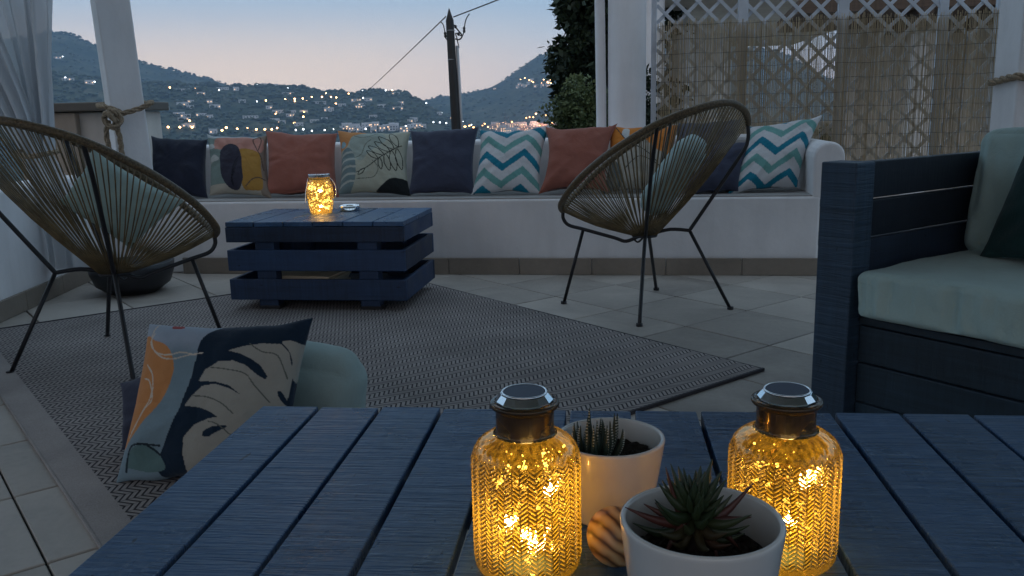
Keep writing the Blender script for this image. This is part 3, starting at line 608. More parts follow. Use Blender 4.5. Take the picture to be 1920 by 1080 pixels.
# ------------------------------------------------------------------ trees
def leaves(pts_fn, n, size, seed):
    g = random.Random(seed); vs, fs, sh = [], [], []
    for i in range(n):
        p, s = pts_fn(g); a = Vector((g.gauss(0, 1), g.gauss(0, 1), g.gauss(0, 1))).normalized(); b = a.orthogonal().normalized(); b = Matrix.Rotation(g.uniform(0, 6.3), 3, a) @ b; c = a.cross(b)
        l = size*g.uniform(.6, 1.4); w = l*g.uniform(.35, .6); k = len(vs)
        vs += [tuple(p), tuple(p+b*l*.5+c*w*.5), tuple(p+b*l), tuple(p+b*l*.5-c*w*.5)]; fs.append((k, k+1, k+2, k+3)); q = min(1, max(0, s+g.uniform(-.3, .3))); sh += [q]*4
    return vs, fs, sh
def tree(name, base, label, cat, crown, material, trunk_h, trunk_r, n, size, seed, limbs=()):
    t = empty(name, base, 0, label, cat); vs, fs, sh = leaves(crown, n, size, seed); q = MB(); q.v, q.f = vs, fs; q.build('crown', material, t, shade=sh)
    q = MB().tube([(0, 0, 0), (.02, 0, trunk_h*.5), (0, .02, trunk_h)], [trunk_r, trunk_r*.7, trunk_r*.25], 8)
    for l in limbs: q.tube(l, [trunk_r*.5, trunk_r*.3, trunk_r*.1][:len(l)], 6)
    q.build('trunk', M['bark'], t, smooth=True); return t
def spire(H, W, z0, seed, clumps=70):
    g = random.Random(seed); cl = []
    for _ in range(clumps):
        f = g.random()**.9; z = z0 + (H-z0)*f; rad = W*(math.sin(math.pi*min(1, .12+.88*(1-f)**.75)*.62))*1.02*(1 if f < .93 else .5); a = g.uniform(0, 6.283); k = g.uniform(.35, .95); cl.append((Vector((math.cos(a)*rad*k, math.sin(a)*rad*k, z)), W*g.uniform(.22, .4), g.uniform(.0, .8)))
    def fn(g2):
        c, r, s = g2.choice(cl); d = Vector((g2.gauss(0, 1), g2.gauss(0, 1), g2.gauss(0, 1.8))).normalized()*r*(g2.random()**.4); return c+d, s
    return fn
tree('cypress_tree', (1.62, 12.9, -3), 'tall dark cypress rising above the frame behind the slim white post', 'tree', spire(9.8, .90, .4, 2, 420), M['cypress'], 8.5, .16, 90000, .13, 4)
tree('cypress_tree', (1.02, 12.4, -3), 'shorter dark cypress at the left of the tall one', 'tree', spire(4.95, .36, .4, 9, 160), M['cypress'], 4.4, .09, 26000, .11, 5)
def dome(W, H, z0, seed, clumps=60):
    g = random.Random(seed); cl = []
    for _ in range(clumps):
        d = Vector((g.gauss(0, 1), g.gauss(0, 1), g.gauss(0, 1))).normalized(); k = g.uniform(.35, 1)**.6; cl.append((Vector((d.x*W*k, d.y*W*k, z0+H*.5+d.z*H*.5*k)), g.uniform(.08, .19), g.uniform(.0, 1)))
    def fn(g2):
        c, r, s = g2.choice(cl); d = Vector((g2.gauss(0, 1), g2.gauss(0, 1), g2.gauss(0, 1))).normalized()*r*(g2.random()**.45); return c+d, s
    return fn
tree('shrub', (.73, 8.6, -2.9), 'bushy grey green shrub in front of the cypresses beside the slim post', 'shrub', dome(.36, 1.75, 2.45, 3, 110), M['shrub'], 3.4, .05, 22000, .048, 6, limbs=([(0, 0, 1.6), (.15, 0, 2.5), (.25, 0, 3.2)], [(0, 0, 1.8), (-.12, .1, 2.6), (-.2, .1, 3.3)]))
tree('shrub', (1.35, 9.6, -2.9), 'dark leafy shrub showing between the round column and the lattice', 'shrub', dome(.55, 2.4, 1.9, 13, 110), M['cypress'], 3.4, .05, 16000, .06, 16)
tree('shrub', (4.6, 11.6, -1.6), 'shrub seen dimly through the middle of the reed screen', 'shrub', dome(.8, 1.3, 1.1, 23, 60), M['shrub'], 2.0, .05, 7000, .08, 26)

# ------------------------------------------------------------------ utility pole and cables
up_ = empty('utility_pole', (-1.10, 20, -8), R(2), 'dark timber utility pole with pointed top and pale conduit behind the bench', 'utility pole')
def pl(x, z): return (x+1.10, 0, z+8)
MB().tube([(-.05, 0, 0), pl(-1.19, .57), pl(-1.245, 3.0), pl(-1.247, 3.08), pl(-1.25, 3.25)], [.12, .105, .088, .06, .01], 16).build('pole', mat('tarred_timber', (.022, .02, .02), .7), up_, smooth=True)
MB().tube([(.10, -.08, 0), pl(-1.06, .57), pl(-1.10, 2.45)], .036, 10).build('conduit', M['galv'], up_, smooth=True)
for z in (2.15, 2.78): MB().lathe([(.093, -.008), (.098, 0), (.093, .008)], 16, c=pl(-1.232, z)).build('strap', M['galv'], up_)
MB().tube(catmull([pl(-1.06, 2.4), pl(-1.10, 2.62), pl(-1.12, 2.72), pl(-.98, 2.66), pl(-.93, 2.8), pl(-.90, 2.95), pl(-.86, 3.05), pl(-.80, 3.13)], 5), .013, 6).build('jumper_cable', M['blackmetal'], up_, smooth=True)
MB().tube(catmull([pl(-1.14, 2.6), pl(-1.05, 2.58), pl(-.98, 2.66), pl(-1.08, 2.80), pl(-1.15, 2.9)], 5), .016, 6).build('jumper_cable', M['blackmetal'], up_, smooth=True)
MB().tube(catmull([pl(-1.27, 2.55), pl(-1.35, 2.62), pl(-1.37, 2.8), pl(-1.40, 2.92), pl(-1.45, 2.97)], 5), .012, 6).build('jumper_cable', M['blackmetal'], up_, smooth=True)
for x, z in ((-.93, 2.82), (-.93, 2.76), (-1.355, 2.66), (-1.36, 2.72), (-1.12, 2.86), (-1.06, 2.70)): MB().sphere(pl(x, z), .032, 8, 5, (1, 1, 1.3)).build('clamp', M['blackmetal'], up_, smooth=True)
def sag(a, b, s, n=40):
    a, b = Vector(a), Vector(b); return [a.lerp(b, i/n) - Vector((0, 0, s*4*(i/n)*(1-i/n))) for i in range(n+1)]
o = MB().tube(sag((-1.33, 20, 3.08), (-70, 330, 4.0), 2.5), .014, 5).build('overhead_cable', M['blackmetal']); tag(o, 'dark cable dropping left from the pole toward the far ridge', 'cable')
o = MB().tube(sag((-1.16, 20, 3.07), (4.6, 12, 4.2), .05), .014, 5).build('overhead_cable', M['blackmetal']); tag(o, 'dark cable rising right from the pole out of the frame', 'cable')

# ------------------------------------------------------------------ curtain
def curtain():
    t = empty('curtain', (-2.6, 4.9, 0), 0, 'sheer white curtain hanging from the terrace roof at the left edge', 'curtain')
    def strip(name, path, seed, folds=7):
        # path: list of (z, xc, yc, halfwidth)
        g = random.Random(seed); q = MB(); nz, nx = 70, 64; zs = [p[0] for p in path]
        ph = [g.uniform(0, 6.28) for _ in range(4)]
        for i in range(nz+1):
            f = i/nz; z = zs[0] + (zs[-1]-zs[0])*f
            def at(k): return interp(-z, [(-p[0], p[k]) for p in path])
            xc, yc, hw = at(1), at(2), at(3)
            for j in range(nx+1):
                s = j/nx*2-1; w = s*folds*math.pi
                amp = .022 + .018*math.sin(2.3*s+ph[0]) + .008*f
                x = xc + s*hw + .012*math.sin(w*.5+ph[1]+f*2); y = yc + amp*math.cos(w+ph[2]+.5*math.sin(f*5)) + .02*math.sin(s*3+f*4)
                q.v.append((x, y, z))
        for i in range(nz):
            for j in range(nx):
                a = i*(nx+1)+j; q.f.append((a, a+1, a+nx+2, a+nx+1))
        q.build(name, M['voile'], t, smooth=True)
    strip('panel', [(2.4, -.10, .05, .34), (1.6, -.08, .05, .20), (1.0, .00, -.05, .09), (.8, .02, -.1, .07)], 1, 6)
    strip('panel', [(2.4, -.45, -.1, .30), (1.6, -.32, -.1, .20), (1.1, -.12, -.12, .13), (.8, .0, -.14, .07)], 4, 6)
    strip('tail', [(.80, .02, -.14, .07), (.66, .10, -.20, .10), (.45, .17, -.23, .13), (.17, .18, -.24, .14)], 7, 5)
    twisted([(-.06, -.20, .80), (.02, -.23, .78), (.10, -.20, .79), (.10, -.06, .80), (.02, -.02, .81), (-.06, -.08, .81), (-.07, -.18, .80)], .014).build('tie_rope', M['rope'], t, smooth=True)
curtain()

# ------------------------------------------------------------------ rug
a0, a1, b0, b1 = .36, 2.575, 1.824, 4.60
m = mat('woven_rug', (.16, .15, .16), .9, spec=.2)
t_ = N(m, 'ShaderNodeTexCoord'); se = N(m, 'ShaderNodeSeparateXYZ'); L(m, t_.outputs['Object'], se.inputs[0])
PA, PB = .019, .036
tri = math_(m, 'PINGPONG', math_(m, 'DIVIDE', se.outputs['Y'], PB), 1.0)                     # 0..1..0 across each row pair
st = math_(m, 'FRACT', math_(m, 'ADD', math_(m, 'DIVIDE', se.outputs['X'], PA), math_(m, 'MULTIPLY', tri, 1.35)))
hgt = math_(m, 'PINGPONG', math_(m, 'MULTIPLY', st, 2.0), 1.0)
gr = math_(m, 'PINGPONG', math_(m, 'MULTIPLY', math_(m, 'DIVIDE', se.outputs['Y'], PB), 1.0), .5)  # groove at each row edge
gv = N(m, 'ShaderNodeMapRange'); gv.inputs['From Min'].default_value = .0; gv.inputs['From Max'].default_value = .07; L(m, gr, gv.inputs['Value'])
h2 = N(m, 'ShaderNodeMapRange'); h2.inputs['From Min'].default_value = .22; h2.inputs['From Max'].default_value = .42; L(m, hgt, h2.inputs['Value'])
hh = math_(m, 'MULTIPLY', h2.outputs[0], math_(m, 'ADD', math_(m, 'MULTIPLY', gv.outputs[0], .6), .4))
edge = math_(m, 'GREATER_THAN', se.outputs['X'], .085)
edge2 = math_(m, 'LESS_THAN', se.outputs['X'], a1-a0-.03)
hh2 = math_(m, 'MAXIMUM', math_(m, 'MULTIPLY', hh, edge), math_(m, 'MULTIPLY', math_(m, 'SUBTRACT', 1.0, edge), 1.0))
big = noisetex(m, coords(m), 2.5, 4); fib = noisetex(m, coords(m), 320, 2)
mx = N(m, 'ShaderNodeMix', data_type='RGBA'); L(m, hh2, mx.inputs[0]); mx.inputs[6].default_value = (.050, .046, .052, 1)
L(m, tone(m, (.36, .325, .31), math_(m, 'ADD', math_(m, 'MULTIPLY', big, .6), math_(m, 'MULTIPLY', fib, .4)), .35), mx.inputs[7]); L(m, mx.outputs[2], P(m).inputs['Base Color'])
L(m, bump(m, hh2, .8, .004), P(m).inputs['Normal']); M['rug'] = m
rug = empty('rug', Fl(a0, b0), FYAW, 'large grey woven herringbone rug lying diagonally on the tiles', 'rug')
nx, ny = 80, 90; q = MB()
for j in range(ny+1):
    for i in range(nx+1):
        x, y = (a1-a0)*i/nx, (b1-b0)*j/ny; q.v.append((x, y, .0075+.0015*noise.noise(Vector((x*2.5, y*2.5, 0)))))
for j in range(ny):
    for i in range(nx): a = j*(nx+1)+i; q.f.append((a, a+1, a+nx+2, a+nx+1))
q.build('weave', M['rug'], rug, smooth=True)
M['rugedge'] = mat('rug_edge', (.045, .043, .05), .9)
for nm, p0, p1 in (('binding', (0, 0), (a1-a0, 0)), ('binding', (0, b1-b0), (a1-a0, b1-b0))):
    MB().box(((p0[0]+p1[0])/2, p0[1], .005), (a1-a0+.01, .012, .013)).build(nm, M['rugedge'], rug, bevel=.003)
for x in (-.004, a1-a0+.004): MB().box((x, (b1-b0)/2, .004), (.008, b1-b0, .009)).build('binding', M['rugedge'] if x > 0 else M['rug'], rug, bevel=.002)

# ------------------------------------------------------------------ coffee table of slats
ct = empty('coffee_table', (-1.42, 4.245, 0), R(-8.5), 'square blue painted slatted coffee table in front of the bench', 'coffee table')
W_, D_ = .915, .60
def board(name, c, d, mt, par, bev=.004, jit=False):
    o = MB().box((0, 0, 0), d).build(name, mt, par, bevel=bev, loc=c)
    if jit: o.rotation_euler = (rr.uniform(-.0006, .0006), rr.uniform(-.004, .004), rr.uniform(-.0012, .0012)); o.location.z += rr.uniform(-.0012, .0012)
    return o
for i in range(6): w = W_/6; board('top_board', ((i+.5)*w, D_/2, .4385), (w-(.007 if i % 2 == 0 else .004), D_-.002, .023), M['wood_y'], ct, .002, True)
for z, h in ((.3870, .076), (.2575, .105), (.1100, .105)):
    s_ = .006 if z < .3 else 0
    for y in (0, D_): board('slat', (W_/2, y+(.011 if y == 0 else -.011), z), (W_-.0, .022, h), M['wood_x'], ct)
    for x in (.012, W_-.012): board('slat', (x, D_/2, z), (.022, D_-.05, h), M['wood_y2'] if 'wood_y2' in M else M['wood_x'], ct)
for x in (.17, .70):
    for y in (.06, D_-.06): board('leg', (x+.02, y-.0, .17+.05), (.10, .07, .40), M['wood_x'], ct); board('foot', (x+.025, y, .012), (.11, .08, .024), M['blackmetal'], ct, .003)
board('shelf', (W_/2, D_/2, .085), (W_-.06, D_-.07, .016), M['wood_x'], ct)
o = empty('magazines', (-1.05, 4.40, .094), R(-14), 'pale magazines stacked on the lower shelf of the slatted coffee table', 'magazines')
for i in range(6): MB().box((rr.uniform(-.01, .01), rr.uniform(-.01, .01), .0055+i*.0115), (.34, .24, .010)).build('magazine', mat('paper_%d' % i, (.5+.05*i, .48+.03*i, .45), .6), o)

def catz(o, z): o.location.z = z
# ------------------------------------------------------------------ lanterns / jars
def relief_lathe(prof, seg, fn, amp=.0016):
    "prof: fine list of (r,z); fn(theta,z)->radial offset"
    q = MB(); n = len(prof); q.sh = []
    for (r, z) in prof:
        for k in range(seg):
            w = 2*math.pi*k/seg; e_ = fn(w, z); rr_ = r+e_; q.sh.append(min(1, max(0, .5+.5*e_/amp))); q.v.append((rr_*math.cos(w), rr_*math.sin(w), z))
    for i in range(n-1):
        for k in range(seg): l = (k+1) % seg; q.f.append((i*seg+k, i*seg+l, (i+1)*seg+l, (i+1)*seg+k))
    return q
def prof_interp(pts, n):
    c = catmull(pts, 12); acc = [0]
    for a, b in zip(c, c[1:]): acc.append(acc[-1]+float(np.linalg.norm(b-a)))
    return [(float(np.interp(acc[-1]*i/n, acc, [p[0] for p in c])), float(np.interp(acc[-1]*i/n, acc, [p[1] for p in c]))) for i in range(n+1)]
def pointlight(name, loc, power, par, col=(1, .58, .18), r=.003):
    l = bpy.data.lights.new(name, 'POINT'); l.energy = power; l.color = col; l.shadow_soft_size = r
    o = bpy.data.objects.new(name, l); COL.objects.link(o); o.parent = par; o.location = loc; return o
def solar_jar(loc, rz, label, seed, power=1.0):
    t = empty('solar_jar', loc, rz, label, 'jar lamp'); H = .165; g = random.Random(seed)
    NC = 44
    def fn(w, z):
        c = w/(2*math.pi)*NC; k = int(c) % 2; f = c-int(c); body = min(1, max(0, (z-.012)/.01))*min(1, max(0, (.158-z)/.012))
        ph = z/.0058 + (f if k else -f)*1.35
        d = .0016*math.sin(2*math.pi*ph)*body*min(1, f*7, (1-f)*7) - .0007*body*(1 if (f < .07 or f > .93) else 0)
        if z > .150: d += .0007*noise.noise(Vector((math.cos(w)*14, math.sin(w)*14, z*220)))*min(1, (z-.15)/.008)*(1 if z < .178 else 0)
        return d
    pr = prof_interp([(.030, .001), (.060, .001), (.0665, .006), (.068, .015), (.068, .06), (.068, .12), (.0675, .148), (.062, .164), (.050, .174), (.040, .179)], 230)
    q = relief_lathe(pr, 44*6, fn); q.build('glass_body', M['jarglass'], t, smooth=True, shade=q.sh)
    pr = prof_interp([(.0385, .1795), (.0365, .184), (.0365, .205), (.0370, .210), (.0420, .2135), (.0435, .2165), (.0425, .2195), (.038, .2205)], 40)
    MB().lathe(pr, 48).build('neck', M['smoke'], t, smooth=True)
    # faceted silver cap with a solar disc
    q = MB().lathe([(.0365, .2185), (.0360, .2225), (.0300, .2300), (.0285, .2310)], 14, cap0=True); q.build('cap', M['chrome'], t, bevel=.0004, bseg=1)
    MB().lathe([(.0290, .2312), (.0290, .2322), (.0275, .2330), (.0262, .2322)], 40).build('cap_ring', M['chrome'], t, smooth=True)
    MB().lathe([(.0262, .2300), (.0262, .2322)], 40, cap1=True).build('solar_disc', M['solar'], t)
    MB().lathe([(.014, .168), (.016, .180), (.028, .196), (.030, .2185)], 24, cap0=True).build('cap_stem', M['smokeplastic'], t, smooth=True)
    pts = []; turns = 7.5; nn = 60; bulbs = []
    for i in range(nn):
        f = i/nn; w = f*turns*2*math.pi + g.uniform(-.5, .5); r = .045*math.sqrt(g.uniform(.25, 1)); z = .012+.135*(1-f) + g.uniform(-.010, .010)
        z = max(.008, z); pts.append((r*math.cos(w), r*math.sin(w), z))
    c = catmull(pts, 3); MB().tube(c, .0004, 4, caps=False).build('fairy_wire', M['copper'], t)
    q = MB()
    for i in range(nn): q.sphere(pts[i], .0013, 6, 4, (1, 1, 1.2))
    q.build('fairy_bulbs', M['led'], t, smooth=True)
    for k, (x, y, z) in enumerate(((.02, -.02, .115), (-.022, -.01, .07), (.012, .02, .03))): pointlight('bulb_light', (x, y, z), power*.42, t, (1, .64, .18))
    return t
M['copper'] = mat('copper_wire', (.7, .4, .2), .3, 1); M['smokeplastic'] = mat('brown_plastic', (.10, .06, .03), .4)
m = M['smokeplastic']; P(m).inputs['Transmission Weight'].default_value = .5
TZ = .38
solar_jar((.012, 1.015, TZ), .3, 'left amber relief glass jar with solar lid beside the striped succulent pot', 1)
solar_jar((.340, 1.022, TZ), 1.1, 'right amber relief glass jar with solar lid behind the spiky succulent pot', 2).scale = (1, 1, .965)
# lantern on the coffee table
ln = empty('jar_lantern', (-1.0, 4.545, .451), 0, 'glowing glass jar lantern with wire handle on the coffee table', 'lantern')
def hb(w, z): return .0022*math.sin(w*13+ (math.pi if int(z/.013) % 2 else 0))*math.sin(z/.013*math.pi) if z < .155 else 0
relief_lathe(prof_interp([(.03, .001), (.050, .001), (.055, .006), (.064, .05), (.069, .10), (.066, .140), (.058, .165), (.052, .178)], 90), 104, hb, .0022).build('glass_body', M['lanternglass'], ln, smooth=True)
MB().lathe([(.052, .178), (.055, .181), (.055, .196), (.051, .198)], 40).build('neck', M['lanternglass'], ln, smooth=True)
MB().lathe([(.0555, .192), (.0565, .195), (.0565, .205), (.054, .208), (.02, .208)], 40, cap1=True).build('lid', M['chrome'], ln, smooth=True, auto=.6)
MB().tube(catmull([(.056, 0, .186), (.082, -.005, .15), (.086, -.01, .10), (.072, -.02, .075), (.066, -.03, .07)], 6), .0022, 6).build('wire_handle', M['chrome'], ln, smooth=True)
MB().tube(catmull([(-.056, -.01, .186), (-.070, -.02, .12), (-.074, -.03, .07), (-.080, -.03, .055)], 6), .002, 6).build('wire_handle', M['chrome'], ln, smooth=True)
q = MB(); g = random.Random(8)
for i in range(90): w, r, z = g.uniform(0, 6.28), .050*math.sqrt(g.uniform(.2, 1)), g.uniform(.012, .158); q.sphere((r*math.cos(w), r*math.sin(w), z), .0026, 6, 4)
q.build('fairy_bulbs', M['led_far'], ln); 
for z in (.04, .12): pointlight('bulb_light', (0, 0, z), .16, ln)
pointlight('bulb_light', (0, -.035, .02), .05, ln)
o = MB().lathe([(.0, .004), (.046, .004), (.052, .030), (.056, .032), (.058, .028), (.052, 0), (0, 0)], 36).build('glass_ashtray', M['glass'], None, smooth=True, loc=(-.865, 4.63, .4505)); tag(o, 'small clear glass ashtray beside the lantern on the coffee table', 'ashtray')

# ------------------------------------------------------------------ chairs woven with cord
def acapulco(loc, rz, label):
    t = empty('cord_chair', loc, rz, label, 'chair', 'woven cord lounge chairs')
    # rim in local coords: +x is the front
    side = [(0, .47), (25, .545), (50, .665), (75, .79), (100, .895), (125, .955), (145, .968), (165, .93), (180, .875)]
    def rim(w):
        d = math.degrees(w) % 360; d = 360-d if d > 180 else d
        zz = float(np.interp(d, DD, ZZ)); x = -.02 + .435*math.cos(math.radians(d)); wy = .375*math.sin(math.radians(d))**.92 if 0 < d < 180 else 0
        return Vector((x, wy if (math.degrees(w) % 360) < 180 else -wy, zz))
    cs = catmull(side, 10); DD, ZZ = [c[0] for c in cs], [c[1] for c in cs]
    NR_ = 120; pts = [rim(2*math.pi*i/NR_) for i in range(NR_)]
    MB().tube(pts, .0155, 10, close=True).build('rim', M['rim'], t, smooth=True)
    # cords from rim to the small base ring
    def ring(w): return Vector((.012+.055*math.cos(w), .045*math.sin(w), .352))
    K = 120; q = MB()
    for i in range(K):
        w = 2*math.pi*(i+.5)/K; a = rim(w); w2 = w + (.10 if i % 2 else -.10); b = ring(w2); a = a + Vector((0, 0, -.006)) + (b-a).normalized()*.012
        mid = a.lerp(b, .5) + Vector((0, 0, -.012)) + Vector((a.x-b.x, a.y-b.y, 0))*.03; c = catmull([tuple(a), tuple(mid), tuple(b)], 3); q = MB().tube(c, .0028, 5)
        q.build('cord', M['cord'], t, smooth=True)
    MB().tube([ring(2*math.pi*i/24) for i in range(24)], .008, 6, close=True).build('base_ring', M['blackmetal'], t, smooth=True)
    r = .0088; bm = M['blackmetal']
    MB().tube(catmull([(.413, 0, .462), (.412, 0, .43), (.385, 0, .398), (.31, 0, .378), (.16, 0, .338), (.10, 0, .322), (.03, 0, .352)], 5), r, 8).build('front_bar', bm, t, smooth=True)
    MB().tube(catmull([(-.455, 0, .868), (-.457, 0, .80), (-.42, 0, .72), (-.205, 0, .384)], 6) + catmull([(-.198, 0, .378), (-.11, 0, .382), (-.02, 0, .36)], 4), r, 8).build('back_bar', bm, t, smooth=True)
    for nm, a, b in (('leg', (.312, 0, .38), (.415, 0, .0)), ('leg', (-.20, 0, .38), (-.40, 0, 0))):
        o = MB().tube([a, b], r*.95, 8).build(nm, bm, t, smooth=True); MB().tube([Vector(b)+Vector((0, 0, .012)), Vector(b)+Vector((0, 0, -.002))], .015, 10).build('foot', bm, o, smooth=True)
    for s in (1, -1):
        c = rim(math.radians(98)); c = Vector((c.x, c.y*s, c.z))
        MB().tube(catmull([tuple(c), (-.055, .31*s, .74), (-.02, .17*s, .50), (0, .07*s, .36)], 6), r, 8).build('side_bar', bm, t, smooth=True)
        o = MB().tube(catmull([(0, .06*s, .365), (0, .12*s, .31), (-.01, .40*s, .0)], 5), r, 8).build('leg', bm, t, smooth=True); b = (-.01, .40*s, 0); MB().tube([Vector(b)+Vector((0, 0, .012)), Vector(b)+Vector((0, 0, -.002))], .015, 10).build('foot', bm, o, smooth=True)
    MB().tube(catmull([(.07, 0, .34), (.045, 0, .318), (.02, 0, .34)], 4), .005, 6).build('hook', bm, t, smooth=True)
    return t
ch = acapulco((.66, 4.12, 0), R(165), 'round woven cord chair on black legs on the right, facing left')
c2 = copy_tree(ch); c2.location = (-1.615, 3.42, 0); c2.rotation_euler = (0, 0, R(31)); tag(c2, 'round woven cord chair on black legs on the left, standing on the rug')

# ------------------------------------------------------------------ pillows
def pip(S, T, poly):
    ins = np.zeros(S.shape, bool); n = len(poly)
    for i in range(n):
        x1, y1 = poly[i]; x2, y2 = poly[(i+1) % n]
        if y1 == y2: continue
        c = ((y1 > T) != (y2 > T)) & (S < (x2-x1)*(T-y1)/(y2-y1)+x1); ins ^= c
    return ins
def near(S, T, path, w):
    d = np.full(S.shape, 9.)
    for (x1, y1), (x2, y2) in zip(path, path[1:]):
        dx, dy = x2-x1, y2-y1; k = np.clip(((S-x1)*dx+(T-y1)*dy)/(dx*dx+dy*dy+1e-12), 0, 1); d = np.minimum(d, np.hypot(S-x1-k*dx, T-y1-k*dy))
    return d < w
def sm(pts, close=True, n=6): return [tuple(p) for p in catmull(pts, n, close)]
def pillow(name, corners, thick, material, label, n=40, pattern=None, pinch=.10, seed=0, cat='pillow', group=None, puff=.5, ears=.03, parent=None, sag=0.0):
    """corners BL, BR, TR, TL in world space as seen from the front; thick = full thickness"""
    BL, BR, TR, TL = [Vector(c) for c in corners]; cen = (BL+BR+TR+TL)/4; X = ((BR-BL)+(TR-TL)).normalized(); Z = ((TL-BL)+(TR-BR)).normalized(); Y = X.cross(Z).normalized()   # Y points away from the viewer
    g = random.Random(seed); o1 = Vector((g.uniform(-9, 9), g.uniform(-9, 9), g.uniform(-9, 9)))
    V, F, pc = [], [], []
    S = np.linspace(0, 1, n+1)
    def pos(s, t, side):
        a, b = 2*s-1, 2*t-1
        # edges pulled in between the corners
        e = pinch; s2 = .5+.5*a*(1 - e*(1-b*b)*abs(a)**3); t2 = .5+.5*b*(1 - e*(1-a*a)*abs(b)**3)
        p = BL*(1-s2)*(1-t2)+BR*s2*(1-t2)+TR*s2*t2+TL*(1-s2)*t2
        k = (max(0, 1-abs(a)**2.4)*max(0, 1-abs(b)**2.4))**puff
        nz = noise.fractal(Vector((a*1.3, b*1.3, side*2))+o1, 1.0, 2.0, 4)
        rad = noise.noise(Vector((math.atan2(b, a)*3.0, 3*side, 0))+o1)*min(1, (a*a+b*b))*(1-max(abs(a), abs(b))**6)      # folds running in from the edges
        d = thick*.5*k*(1+.16*nz) + thick*.17*rad*k**.5
        if sag: d *= 1+sag*(-b)*.5
        return p + Y*(-side*d) + Vector((0, 0, .012*noise.noise(Vector((a*2.2, side*0, b*.8))+o1)*abs(b)))
    for side in (1, -1):
        for j in range(n+1):
            for i in range(n+1): V.append(pos(S[i], S[j], side)-cen)
    m_ = (n+1)**2
    for sd in (0, 1):
        for j in range(n):
            for i in range(n):
                a = sd*m_+j*(n+1)+i; f = (a, a+1, a+n+2, a+n+1); F.append(f if sd == 0 else f[::-1])
    def bi(i, j): return j*(n+1)+i
    border = [(bi(i, 0), bi(i+1, 0)) for i in range(n)] + [(bi(n, j), bi(n, j+1)) for j in range(n)] + [(bi(i+1, n), bi(i, n)) for i in reversed(range(n))] + [(bi(0, j+1), bi(0, j)) for j in reversed(range(n))]
    for a, b in border: F.append((b, a, a+m_, b+m_))
    # rotate so the object's own axes are X (right), Y (depth), Z (up)
    Mx = Matrix((X, Y, Z)); V = [Mx @ Vector(v) for v in V]
    me = bpy.data.meshes.new(name); me.from_pydata(V, [], F); me.polygons.foreach_set('use_smooth', [True]*len(me.polygons))
    if pattern is not None:
        SS, TT = np.meshgrid(S, S); C = pattern(SS, TT).reshape(-1, 3); C = np.concatenate([C, C]); C = np.concatenate([C, np.ones((len(C), 1))], 1)
        at = me.color_attributes.new('print', 'FLOAT_COLOR', 'POINT'); at.data.foreach_set('color', C.astype(np.float32).ravel())
    o = link(name, me, material, parent); Mw = Matrix((X, Y, Z)).transposed().to_4x4(); Mw.translation = cen; o.matrix_world = Mw
    # piping seam
    return tag(o, label, cat, group)
def base(S, c): C = np.zeros(S.shape+(3,)); C[:] = c; return C

